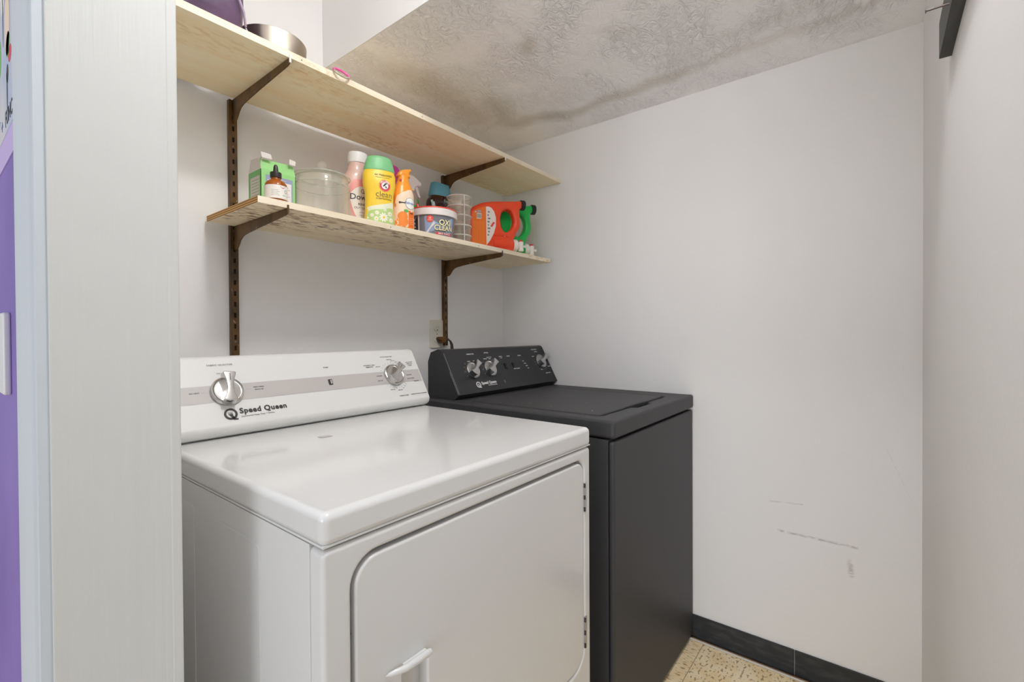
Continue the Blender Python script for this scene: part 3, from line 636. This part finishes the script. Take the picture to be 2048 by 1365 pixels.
# ------------------------------------------------------------------ things on the upper shelf
ZT = ZU + TU
def selp(cx, cy, a, c, n=40, e=3.0):
    o = []
    for i in range(n):
        t_ = 2 * PI * i / n; co, si = math.cos(t_), math.sin(t_)
        o.append((cx + a * math.copysign(abs(co) ** (2 / e), co), cy + c * math.copysign(abs(si) ** (2 / e), si)))
    return o
t = thing('bag', 'purple leathery bag slumped at the left end of the upper shelf', 'bag', (-1.447, -.20, ZT))
b = B(); rings = []
for z, sx_, sy_ in ((0, .112, .120), (.004, .122, .132), (.03, .129, .138), (.07, .132, .140), (.13, .131, .136), (.19, .128, .126), (.23, .12, .10), (.24, .07, .06)):
    r = []
    for i, (x, y) in enumerate(selp(0, 0, sx_, sy_, 56, 4.5)):
        wv = .005 * math.sin(9 * x / .14 + 20 * z) + .004 * math.sin(23 * y + 31 * z); r.append((x + wv * (z > .01), y + wv * .7 * (z > .01), z))
    rings.append(r)
b.loft(rings, 'bag_purple'); b.build('bag_body', t, 60)
b = B(); b.tube([(.04, -.141, .20), (.066, -.143, .14), (.090, -.141, .085), (.112, -.132, .045), (.123, -.114, .026)], .0028, 'bag_piping', 8); b.build('piping', t)
b = B(); b.tube([(.124, -.112, .024), (.127, -.116, .012), (.128, -.117, .0025)], .002, 'bag_piping', 8); b.build('zip_pull', t)
t = thing('pan', 'round brushed steel cake pan on the upper shelf beside the purple bag', 'pan', (-1.213, -.207, ZT))
b = B(); b.lathe([(.070, 0), (.078, .003), (.0815, .010), (.083, .075), (.0835, .079), (.0825, .080), (.0805, .078), (.079, .012), (.072, .006), (0, .006)], 'steel_brushed', 96); b.build('pan_body', t)
t = thing('scissors', 'small scissors with pink ring handles hanging over the upper shelf edge', 'scissors', (-1.09, -.34, ZT))
M0 = T(-.008, -.0075, .0035) @ RX(math.radians(52))
def ringpart(cx, cy, rx, ry, r, m, M, a0=0, a1=2 * PI, n=28):
    b = B(); pts = [(cx + rx * math.cos(a0 + (a1 - a0) * i / n), cy + ry * math.sin(a0 + (a1 - a0) * i / n), 0) for i in range(n + 1)]; b.tube(pts, r, m, 10, M); return b
b = ringpart(.0, .0, .022, .0155, .0034, 'pink_plastic', M0, -.3, PI + .1); b2 = ringpart(.0, .0, .022, .0155, .0028, 'clear_grey', M0, PI + .1, 2 * PI - .3)
b.build('finger_ring', t); b2.build('ring_underside', t)['label'] = 'translucent grey lower half of the ring'
b = ringpart(-.040, .022, .015, .010, .0026, 'pink_light', T(0, 0, .003)); b.build('thumb_ring', t)
b = B(); b.box((.0, .018, .0005), (.10, .026, .0025), 'steel_brushed', .0005, M=RZ(.12)); b.build('blade', t)

# ------------------------------------------------------------------ things on the lower shelf
ZS = ZL + TL
def bottle_map(wf, df, off):
    """bends a drawing (x, z in the local XZ plane, facing -Y) onto the front of an oval bottle"""
    def fn(p):
        x, z = p.x, p.z; a, c = wf(z), df(z); u = min(.985, abs(x) / a); return (x, -c * (1 - u ** 2.2) ** (1 / 2.2) - off + (p.y * .2), z)
    return fn
def interp(tab):
    def f(z):
        if z <= tab[0][0]: return tab[0][1]
        for (a, b_), (c, d) in zip(tab, tab[1:]):
            if z <= c: t_ = (z - a) / (c - a); t_ = t_ * t_ * (3 - 2 * t_) if True else t_; return b_ + (d - b_) * t_
        return tab[-1][1]
    return f
def oval(b, tab_w, tab_d, z0, z1, m, n=22, e=2.2):
    wf, df = interp(tab_w), interp(tab_d); rings = []
    for j in range(n + 1): z = z0 + (z1 - z0) * j / n; rings.append([(x, y, z) for x, y in selp(0, 0, wf(z), df(z), 48, e)])
    b.loft(rings, m); return wf, df
def fl(x, z, y=0): return T(x, y, z) @ MXZ

# green cardboard box, open top
t = thing('cardboard_box', 'green and white cardboard box with torn open flaps, leftmost on the lower shelf', 'box', (-1.197, -.165, ZS))
b = B(); X0, X1, Y0, Y1, HB = -.0465, .0465, -.036, .036, .108; th = .0012
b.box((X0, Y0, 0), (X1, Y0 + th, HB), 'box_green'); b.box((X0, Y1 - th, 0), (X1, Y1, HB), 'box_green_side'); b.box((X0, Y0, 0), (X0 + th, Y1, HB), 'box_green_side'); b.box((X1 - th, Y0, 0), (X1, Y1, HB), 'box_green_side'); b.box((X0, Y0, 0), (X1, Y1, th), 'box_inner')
def front(x0, x1, z0, z1, m, d=.0004, y=Y0): b.add([(x0, y - d, z0), (x1, y - d, z0), (x1, y - d, z1), (x0, y - d, z1)], [(0, 1, 2, 3)], m)
front(-.034, .038, .0, .096, 'box_blue'); front(-.030, .034, .0, .084, 'box_white', .0007)
b.text('PUREST FORMULA', .0050, 'box_white', fl(.0, .0895, Y0 - .0008))
for i in range(11): front(.010, .010 + (.020 - .004 * (i % 3)), .012 + .006 * i, .0135 + .006 * i, 'box_blue', .001)
for z in (.076, .064, .052): b.disc(circ(-.022, 0, .0022, 10), 'oxi_dark', fl(0, z, Y0 - .001), rings=1)
b.add([(X0 - .0005, Y0 + .005, .012), (X0 - .0005, Y1 - .012, .012), (X0 - .0005, Y1 - .012, .092), (X0 - .0005, Y0 + .005, .092)], [(0, 1, 2, 3)], 'box_inner')
for i in range(9): b.add([(X0 - .001, Y0 + .009, .018 + .008 * i), (X0 - .001, Y1 - .018, .018 + .008 * i), (X0 - .001, Y1 - .018, .0195 + .008 * i), (X0 - .001, Y0 + .009, .0195 + .008 * i)], [(0, 1, 2, 3)], 'box_green_side')
b.build('carton', t)
b = B(); b.curve([[(X0, 0), (X1, 0), (X1 - .003, .030), (X1 - .015, .032), (X0 + .030, .030), (X0 + .001, .029)]], 'box_green', .0006, 0, 1, T(0, Y0 + .001, HB) @ RX(math.radians(-14)) @ MXZ)
b.build('front_flap', t)
b = B(); b.curve([[(X0, 0), (X0 + .026, .0), (X0 + .022, .012), (X0 - .004, .013)]], 'box_white', .0005, 0, 1, T(.001, Y0 - .005, HB + .029) @ RX(math.radians(12)) @ MXZ); b.build('torn_edge', t)
b = B(); b.curve([[(X1 - .020, 0), (X1 - .003, .0), (X1 - .003, .012), (X1 - .021, .014)]], 'box_white', .0005, 0, 1, T(0, Y0 - .005, HB + .029) @ RX(math.radians(12)) @ MXZ); b.build('torn_edge', t)
b = B(); b.curve([[(Y0, 0), (Y1, 0), (Y1 - .004, .038), (Y0 + .004, .034)]], 'box_inner', .0006, 0, 1, T(X0 + .0008, 0, HB) @ RY(math.radians(6)) @ Matrix(((0, 0, 1, 0), (1, 0, 0, 0), (0, 1, 0, 0), (0, 0, 0, 1)))); b.build('side_flap', t)

# amber dropper bottle
t = thing('dropper_bottle', 'small amber glass dropper bottle in front of the green box', 'bottle', (-1.2505, -.298, ZS))
b = B(); b.lathe([(.0235, 0), (.0255, .003), (.0258, .006), (.0258, .036), (.0245, .044), (.019, .051), (.0115, .055), (.0105, .062)], 'amber', 40); b.build('glass_body', t)
lf = lambda r: (lambda p: (r * math.sin(p.x / r), -r * math.cos(p.x / r), p.z))
b = B(); b.lathe([(.0262, .005), (.0262, .0375)], 'label_white', 48); R_ = .0264
for i in range(4): b.disc(rrect(-.022, -.004 - .003 * (i % 2), 0, .0009, .0003, 1), 'ink_grey', fl(0, .012 + .004 * i), lf(R_), 2)
b.curve([circ(.014, .024, .0042, 20), circ(.014, .024, .0033, 20)], 'poster_black', .00005, 0, 1, MXZ, lf(R_)); b.disc(rrect(.004, .022, .012, .0145, .0005, 2), 'mint', MXZ, lf(R_), 3)
for a, c in (((-.002, .033), (.008, .030)), ((.002, .029), (.012, .034))): b.disc([(a[0], a[1]), (c[0], c[1]), (c[0], c[1] + .0012), (a[0], a[1] + .0012)], 'magenta', MXZ, lf(R_), 2)
b.build('paper_label', t)
b = B(); b.lathe([(.0125, .060), (.0132, .061), (.0132, .072), (.0122, .0735), (.006, .074)], 'dropper_black', 32); b.build('screw_cap', t)
b = B(); b.lathe([(.0062, .0735), (.0058, .080), (.0050, .088), (.0030, .0925), (0, .0935)], 'dropper_black', 24); b.build('rubber_bulb', t)

# glass jar
t = thing('glass_jar', 'wide clear glass jar with a round knobbed lid', 'jar', (-1.0705, -.2, ZS))
b = B(); R_ = .0765
b.lathe([(.060, 0), (.072, .002), (R_, .010), (R_, .095), (.0755, .104), (.0715, .112), (.0715, .122), (.069, .122), (.069, .112), (.0728, .103), (.0738, .094), (.0738, .012), (.069, .006), (0, .006)], 'glass', 72); b.lathe([(.0722, .1205), (.0728, .1225), (.0722, .1238)], 'glass_rim', 72, closed=True); b.lathe([(.0764, .0975), (.0769, .099), (.0761, .1005)], 'glass_rim', 72, closed=True); b.build('jar_body', t, 50)
b = B(); b.lathe([(.0, .124), (.070, .124), (.0765, .1245), (.0775, .127), (.0765, .1295), (.068, .133), (.040, .141), (.012, .1455), (.0075, .148), (.0075, .151), (.0125, .156), (.0140, .163), (.0118, .170), (.006, .174), (0, .175)], 'glass', 72); b.lathe([(.0772, .1250), (.0782, .127), (.0770, .1298)], 'glass_rim', 72, closed=True); b.build('lid', t, 50)

# pink fabric rinse bottle
t = thing('rinse_bottle', 'pink translucent fabric rinse bottle with a white cap and Downy lettering', 'bottle', (-.942, -.185, ZS), rz=math.radians(-14))
tw = [(0, .046), (.01, .049), (.06, .048), (.12, .050), (.155, .047), (.185, .033), (.20, .028), (.208, .028)]; td = [(0, .028), (.01, .031), (.12, .032), (.16, .030), (.19, .024), (.208, .024)]
b = B(); wf, df = oval(b, tw, td, 0, .208, 'downy_pink'); mp_ = bottle_map(wf, df, .0006)
b.disc(spline([(-.030, .140), (.0, .150), (.03, .140), (.040, .09), (.036, .03), (.01, .012), (-.02, .03), (-.036, .08)], 5), 'downy_label_pink', MXZ, mp_, 8)
mp_ = bottle_map(wf, df, .0010)
b.disc(spline([(-.034, .100), (-.016, .122), (.004, .128), (.030, .115), (.036, .07), (.026, .02), (.004, .014), (-.018, .036), (-.030, .070)], 5), 'label_white', MXZ, mp_, 8)
mp_ = bottle_map(wf, df, .0014)
for cx in (.004, .0115): b.curve([circ(cx, .113, .0068, 24), circ(cx, .113, .0054, 24)], 'poster_black', .0001, 0, 1, MXZ, mp_)
b.text('Downy', .0245, 'poster_black', T(.001, 0, .094) @ MXZ, mp_, off=.008); b.text('RINSE', .0105, 'oxi_dark', T(.002, 0, .072) @ MXZ, mp_, off=.02); b.text('OUT ODOR', .0092, 'oxi_dark', T(.002, 0, .061) @ MXZ, mp_)
for i in range(3): b.disc(rrect(-.008, .020, .047 - .008 * i, .0482 - .008 * i, .0004, 1), 'ink_grey', MXZ, mp_, 3)
b.build('bottle_body', t, 50)
b = B(); b.lathe([(.0255, .204), (.0295, .206), (.0305, .210), (.0305, .232), (.0290, .2375), (.020, .2390), (0, .2390)], 'cap_white', 40, sy=.9); b.build('cap', t)

# scent booster bottles
def booster(t, body, cap, art):
    tw = [(0, .043), (.008, .0455), (.05, .0430), (.09, .0425), (.13, .0490), (.152, .0490), (.165, .0455), (.17, .045)]; td = [(0, .024), (.01, .027), (.08, .026), (.13, .029), (.17, .026)]
    b = B(); wf, df = oval(b, tw, td, 0, .168, body); m1, m2, m3 = (bottle_map(wf, df, .0005 * k) for k in (1, 2, 3))
    if art:
        b.disc(spline([(-.038, .052), (-.01, .060), (.02, .068), (.036, .072), (.037, .045), (.040, .012), (.0, .010), (-.038, .012), (-.037, .04)], 4), 'ah_pale', MXZ, m1, 8)
        b.disc(spline([(-.036, .040), (.0, .048), (.034, .054), (.038, .03), (.040, .008), (0, .006), (-.038, .006)], 4), 'ah_grass', MXZ, m2, 6)
        rnd = random.Random(3)
        for (fx, fz, fr) in ((.006, .024, .0150), (-.016, .018, .0085), (.026, .036, .0085), (-.014, .036, .007), (.029, .018, .008), (.010, .047, .0055), (-.028, .028, .006)):
            for k in range(10):
                a = 2 * PI * k / 10; b.disc([(fx + fr * (.25 * math.cos(a) + q * math.cos(a) + s_ * math.cos(a + PI / 2)), fz + fr * (.25 * math.sin(a) + q * math.sin(a) + s_ * math.sin(a + PI / 2))) for q, s_ in ((0, -.1), (.5, -.16), (.75, 0), (.5, .16), (0, .1))], 'petal', MXZ, m3, 1)
            b.disc(circ(fx, fz, fr * .28, 10), 'ah_yellow', MXZ, bottle_map(wf, df, .0018), 1)
        b.text('4X FRESHNESS', .0082, 'ink_olive', T(.006, 0, .150) @ MXZ, m2, off=.01); b.disc(rrect(-.018, .026, .1425, .1433, .0003, 1), 'ink_grey', MXZ, m2, 4)
        b.disc(circ(.010, .119, .0175, 36), 'red_label', MXZ, m1, 4); b.curve([circ(.010, .119, .0165, 36), circ(.010, .119, .0160, 36)], 'petal', .00005, 0, 1, MXZ, m3)
        b.disc(circ(.010, .119, .0105, 30), 'petal', MXZ, m2, 3)
        for i, ch in enumerate('ARM & HAMMER'):
            a = math.radians(150 - i * 11); b.text(ch, .0048, 'petal', T(.010 + .0135 * math.cos(a), 0, .119 + .0135 * math.sin(a)) @ MXZ @ RZ(a - PI / 2), m3, off=.02)
        b.disc([(.003, .118), (.009, .1235), (.012, .121), (.0065, .1155)], 'poster_black', MXZ, m3, 1); b.disc([(.010, .1165), (.013, .118), (.0165, .113), (.013, .112)], 'poster_black', MXZ, m3, 1); b.disc([(.008, .125), (.015, .1275), (.0165, .124), (.0095, .122)], 'poster_black', MXZ, m3, 1)
        b.text('clean', .0250, 'ink_olive', T(.008, 0, .0925) @ MXZ, m2, off=-.005); b.text('SCENTSATIONS', .0068, 'ink_olive', T(.008, 0, .0795) @ MXZ, m2, off=.01)
    b.build('bottle_body', t, 50)
    c = B(); c.loft([[(x, y, z) for x, y in selp(0, 0, a, c_, 48, 2.3)] for z, a, c_ in ((.166, .0455, .0265), (.170, .0465, .0275), (.185, .0430, .0262), (.200, .0385, .0240), (.207, .0355, .0220), (.210, .0300, .0190))], cap); c.build('cap', t, 40)
t = thing('scent_booster_bottle', 'yellow scent booster bottle with green cap and clean lettering', 'bottle', (-.926, -.272, ZS), rz=math.radians(-22)); booster(t, 'ah_yellow', 'ah_green', True)
t = thing('scent_booster_bottle', 'magenta scent booster bottle half hidden behind the yellow and orange bottles', 'bottle', (-.832, -.195, ZS)); booster(t, 'magenta', 'magenta', False)
for c in t.children: c.scale = (1, 1, 1.09)

# air freshener spray
t = thing('air_freshener', 'orange and cream air freshener bottle with an orange nozzle top', 'air freshener', (-.8385, -.276, ZS), rz=math.radians(-14))
tw = [(0, .033), (.006, .0350), (.06, .0345), (.11, .0345), (.135, .0300), (.15, .0215), (.165, .0180), (.18, .0180)]; td = [(0, .0235), (.01, .026), (.11, .026), (.14, .022), (.155, .017), (.18, .016)]
b = B(); wf, df = oval(b, tw, td, 0, .175, 'feb_orange'); m1, m2, m3, m4 = (bottle_map(wf, df, .0005 * k) for k in (1, 2, 3, 4))
b.disc(spline([(-.031, .010), (-.031, .095), (-.020, .112), (.0, .124), (.020, .130), (.031, .112), (.032, .06), (.031, .010)], 4), 'feb_cream', MXZ, m1, 8)
b.disc(circ(-.012, .042, .0155, 24), 'feb_fruit', MXZ, m2, 4); b.disc(circ(-.010, .026, .0150, 24), 'feb_fruit', MXZ, m2, 4); b.disc(circ(-.002, .060, .008, 16, .6), 'leaf_green', MXZ, m3, 3)
b.disc(rrect(.006, .028, .010, .062, .002, 2), 'tide_label', MXZ, m3, 6); b.disc(rrect(-.024, .004, .0815, .0885, .0005, 1), 'oxi_dark', MXZ, m2, 5)
b.disc(circ(.013, .085, .0180, 32), 'ink_dark', MXZ, m2, 4); b.disc(circ(.013, .085, .0172, 32), 'petal', MXZ, m3, 4)
b.text('febreze', .0125, 'poster_blue', T(.0125, 0, .086) @ MXZ, m4, shear=.3); b.text('AIR', .0085, 'ink_dark', T(.017, 0, .054) @ MXZ, m4, off=.02)
for i in range(4): b.disc(rrect(.009, .025, .020 + .006 * i, .0210 + .006 * i, .0004, 1), 'feb_cream', MXZ, m4, 3)
b.build('bottle_body', t, 50)
b = B(); b.curve([spline([(-.019, .170), (.019, .170), (.0185, .182), (.022, .192), (.024, .200), (.014, .1985), (.0, .1955), (-.012, .190), (-.018, .181)], 4)], 'feb_orange', .006, .008, 4, MXZ); b.build('spray_nozzle', t, 50)
b = B(); b.curve([circ(-.014, .158, .0035, 12)], 'red_label', .0015, .0005, 1, T(0, -.0145, 0) @ MXZ); b.build('lock_button', t)

# trigger spray
t = thing('spray_bottle', 'spray bottle with a white trigger head and green band behind the tub', 'spray bottle', (-.680, -.125, ZS))
b = B(); tw = [(0, .034), (.01, .036), (.11, .036), (.14, .033), (.165, .024), (.185, .014), (.20, .013)]; td = [(0, .020), (.11, .022), (.15, .020), (.19, .013)]
wf, df = oval(b, tw, td, 0, .195, 'spray_clear'); m1, m2 = (bottle_map(wf, df, .0006 * k) for k in (1, 2))
b.disc(rrect(-.036, .034, .06, .172, .012, 4), 'spray_green', MXZ, m1, 8); b.disc(circ(.018, .140, .012, 20), 'red_label', MXZ, m2, 3); b.text('R', .016, 'petal', T(.018, 0, .140) @ MXZ, bottle_map(wf, df, .0018), off=.02); b.build('bottle_body', t, 50)
b = B(); b.curve([spline([(-.016, .190), (.010, .190), (.012, .205), (.022, .214), (.040, .218), (.044, .232), (.030, .240), (.005, .252), (-.016, .250), (-.024, .236), (-.020, .212)], 4)], 'cap_white', .005, .006, 3, MXZ); b.build('spray_head', t, 50)
b = B(); b.curve([spline([(.016, .214), (.028, .216), (.034, .196), (.042, .180), (.034, .178), (.024, .194)], 4)], 'cap_white', .003, .003, 3, MXZ); b.build('trigger', t, 50)

# stain remover tub
t = thing('powder_tub', 'round stain remover tub with OXI CLEAN lettering and a red rimmed white lid', 'tub', (-.672, -.2325, ZS))
b = B(); RT = interp([(0, .070), (.075, .0790)]); b.lathe([(.066, 0), (.070, .003), (.079, .076), (.079, .080)], 'oxi_grey', 80)
def tub(off): return lambda p: ((RT(p.z) + off) * math.sin(p.x / .076), -(RT(p.z) + off) * math.cos(p.x / .076), p.z)
a0 = -.044
def tp(outline, m, k, rings=8): b.disc([(x + a0 - .012, z) for x, z in outline], m, MXZ, tub(.0005 * k), rings)
tp(rrect(-.028, .078, .004, .070, .004, 4), 'oxi_blue', 1, 14); tp(rrect(-.115, -.050, .004, .070, .002, 2), 'oxi_dark', 1, 10)
tp([(-.058, .002), (-.052, .002), (-.046, .074), (-.052, .074)], 'oxi_white', 2, 4)
for i in range(5): tp(rrect(-.108, -.066, .010 + .012 * i, .016 + .012 * i, .001, 1), 'oxi_white', 2, 6)
tp([(-.030, .012), (-.024, .008), (.008, .046), (.002, .052)], 'oxi_white', 2, 4); tp(circ(-.010, .060, .0115, 24), 'oxi_red', 3, 4)
tx = lambda s, x, z, size, m, off, k: b.text(s, size, m, T(x + a0 - .012, 0, z) @ MXZ, tub(.0005 * k), off=off)
tx('18', -.010, .0625, .0085, 'oxi_white', .02, 4); tx('LOADS', -.010, .0560, .0050, 'oxi_white', .02, 4)
tx('OXI', .0425, .0490, .0250, 'oxi_dark', .085, 3); tx('OXI', .0420, .0495, .0250, 'oxi_yellow', .03, 5)
tx('CLEAN', .0405, .0310, .0230, 'oxi_dark', .085, 3); tx('CLEAN', .0400, .0315, .0230, 'oxi_yellow', .03, 5)
tp(rrect(.010, .076, .0085, .0180, .004, 4), 'red_label', 3, 8); tx('MAX FORCE', .043, .0132, .0090, 'oxi_white', .02, 5)
b.build('tub_body', t, 50)
b = B(); b.lathe([(.0800, .074), (.0850, .074), (.0855, .077), (.0855, .095), (.0845, .0975)], 'oxi_white', 80); b.lathe([(.0848, .0968), (.0862, .0975), (.0862, .1000), (.0845, .1015), (.078, .1015), (.077, .099), (0, .099)], 'oxi_red', 80); b.build('lid', t, 50)

# dark bottle with teal cap
t = thing('scent_bottle', 'dark scent bottle with a teal twist cap behind the clear cups', 'bottle', (-.5105, -.098, ZS))
tw = [(0, .048), (.05, .052), (.12, .060), (.165, .066), (.190, .064), (.206, .053), (.214, .050)]; td = [(0, .030), (.12, .036), (.19, .036), (.214, .030)]
b = B(); wf, df = oval(b, tw, td, 0, .214, 'dark_liquid'); m1, m2 = (bottle_map(wf, df, .0006 * k) for k in (1, 2))
b.disc([(-.062, .12), (-.050, .12), (-.056, .19), (-.061, .19)], 'mint', MXZ, m1, 4); b.disc(spline([(-.01, .13), (.0, .160), (.02, .178), (.045, .178), (.045, .13)], 4), 'mint', MXZ, m1, 5); b.disc(spline([(.0, .12), (.006, .142), (.026, .158), (.045, .158), (.045, .12)], 4), 'dark_liquid', MXZ, m2, 5)
b.text('Downy', .016, 'mint', T(.012, 0, .192) @ MXZ, m1, off=.02); b.build('bottle_body', t, 50)
b = B(); rings = []
for z, a, c in ((.212, .0510, .031), (.216, .0520, .032), (.226, .0510, .0315), (.242, .0470, .029), (.256, .0435, .0265), (.262, .0410, .0250)):
    r = []
    for i, (x, y) in enumerate(selp(0, 0, a, c, 56, 2.3)):
        dz = .006 * max(0, abs(x) / .041 - .35) ** 1.0 * (z > .25); r.append((x, y, z + dz))
    rings.append(r)
rings.append([(x * .55, y * .55, .258) for x, y, _ in rings[-1]]); b.loft(rings, 'teal_cap'); b.build('cap', t, 50)

# stacked clear cups
def cup(z, label):
    t = thing('plastic_cup', label, 'cup', (-.519, -.2125, ZS + z), 'clear cups in one nested stack')
    b = B(); b.lathe([(.0405, .0), (.0420, .002), (.0445, .040), (.0462, .0405), (.0472, .043), (.0462, .0445), (.0435, .0440), (.0408, .004), (0, .003)], 'clear_plastic', 56)
    for k in range(1): b.box((-.0022, -.0482, .003), (.0022, -.0445, .040), 'frost_plastic', .001, M=RZ(math.radians(-22)))
    b.lathe([(.0466, .0400), (.0477, .043), (.0464, .0447)], 'frost_plastic', 56, closed=True); b.lathe([(.0424, .0015), (.0428, .0035)], 'frost_plastic', 56, closed=True)
    b.build('cup_wall', t, 40)
names = ('bottom clear plastic cup of the stack between the tub and the orange jug', 'second clear plastic cup from the bottom of the stack', 'middle clear plastic cup of the stack of five', 'second clear plastic cup from the top of the stack', 'topmost clear plastic cup of the stack beside the orange jug')
for i, s in enumerate(names): cup(.0002 + .0368 * i, s)

# big detergent jugs lying on their sides, taps and vent caps turned towards the shelf edge
def jug(t, body, thk, art):
    outl = spline([(0, .004), (-.003, .06), (-.001, .140), (.006, .160), (.025, .176), (.066, .194), (.129, .2045), (.194, .213), (.222, .2165), (.232, .215), (.234, .200), (.2315, .190), (.222, .182), (.2235, .150), (.226, .13), (.222, .105), (.208, .085), (.201, .066), (.196, .055), (.196, .012), (.180, .001), (.1, .0), (.02, .0005)], 5)
    hole_ = spline([(.135, .127), (.140, .155), (.152, .170), (.168, .175), (.186, .168), (.198, .139), (.193, .112), (.176, .090), (.157, .083), (.142, .097)], 5)
    def taper(p):
        k = min(1, max(0, (p.x - .115) / .085)); k = k * k * (3 - 2 * k); q = 1 - .45 * k
        return (p.x, p.y * q, p.z)
    b = B(); b.curve([outl, hole_], body, thk - .017, .017, 6, MXZ, taper)
    b.lathe([(.0335, -.085), (.034, -.06), (.0325, -.025), (.0270, -.006), (.0225, .0), (.0225, .008)], body, 40, T(.190, 0, .0350) @ RY(PI / 2))
    b.lathe([(.0150, -.02), (.0165, .0), (.0165, .010)], body, 32, T(.226, 0, .2020) @ RY(PI / 2))
    ys = -thk
    if art:
        def f(o, m, k, n=1): b.disc(o, m, T(0, ys - .0003 * k, 0) @ MXZ, None, n)
        f(spline([(.012, .014), (.011, .09), (.014, .140), (.026, .158), (.050, .169), (.074, .176), (.090, .173), (.103, .160), (.112, .135), (.111, .100), (.103, .072), (.088, .042), (.072, .022), (.045, .015)], 4), 'tide_label', 1)
        f([(.069, .1735), (.080, .1755), (.092, .171), (.103, .158), (.1105, .135), (.110, .100), (.102, .073), (.087, .043), (.0705, .0225)], 'oxi_white', 2)
        for i in range(9): b.box((.0175 + .0053 * i, ys - .0009, .024 + .001 * i), (.0186 + .0053 * i, ys - .0004, .112 + .003 * (i % 3)), 'feb_orange')
        b.box((.031, ys - .0010, .124), (.050, ys - .0006, .146), 'oxi_white')
        for i in range(7): b.box((.0325 + .0024 * i, ys - .0013, .127), (.0336 + .0024 * i, ys - .0009, .143), 'oxi_dark')
        b.box((.034, ys - .0010, .149), (.048, ys - .0006, .157), 'oxi_blue'); f([(.023, .148), (.031, .148), (.027, .155)], 'oxi_white', 2)
        for i in range(8): b.box((.075 + .002 * (i % 2), ys - .0012, .060 + .013 * i), (.081 + .003 * (i % 3), ys - .0008, .066 + .013 * i), 'ink_grey')
        for i in range(3): b.box((.088 + .004 * i, ys - .0012, .096 + .006 * i), (.097 + .004 * i, ys - .0008, .103 + .006 * i), 'oxi_red')
        f(circ(.148, .062, .0016, 10), 'petal', 1)
    b.build('jug_body', t, 50)
    b = B(); b.lathe([(0.0001, .006), (.0195, .006), (.0205, .008), (.0205, .022), (.019, .0245), (.012, .0245), (.011, .0225), (0, .0225)], 'cap_black', 36, T(.226, 0, .2040) @ RY(PI / 2)); b.build('vent_cap', t)
    b = B(); b.lathe([(.0225, .002), (.0250, .004), (.0250, .018), (.0225, .021), (.015, .022), (.015, .030), (0, .030)], 'tap_white', 36, T(.194, 0, .0350) @ RY(PI / 2))
    b.lathe([(.0105, 0), (.012, .004), (.0105, .020), (.0115, .036), (.010, .040), (0, .041)], 'tap_white', 28, T(.234, 0, .012)); b.lathe([(.0045, 0), (.0045, .012), (.006, .014), (.006, .017), (0, .017)], 'tap_white', 20, T(.238, 0, .034) @ RY(PI / 2)); tp_ = b.build('tap', t)
    b = B(); b.lathe([(.0085, 0), (.0085, .005), (.006, .007), (0, .007)], 'tap_red', 24, T(.234, 0, .0525)); b.build('tap_button', tp_)
t = thing('detergent_jug', 'big orange laundry detergent jug lying on its side with a black vent cap', 'jug', (-.4480, -.1825, ZS), rz=math.radians(-30)); jug(t, 'tide_orange', .0375, True)
t = thing('detergent_jug', 'green laundry detergent jug lying behind the orange jug', 'jug', (-.3344, -.1555, ZS), rz=math.radians(-30)); jug(t, 'gain_green', .0360, False)
for c in t.children: c.scale = (1, 1, 1.045)
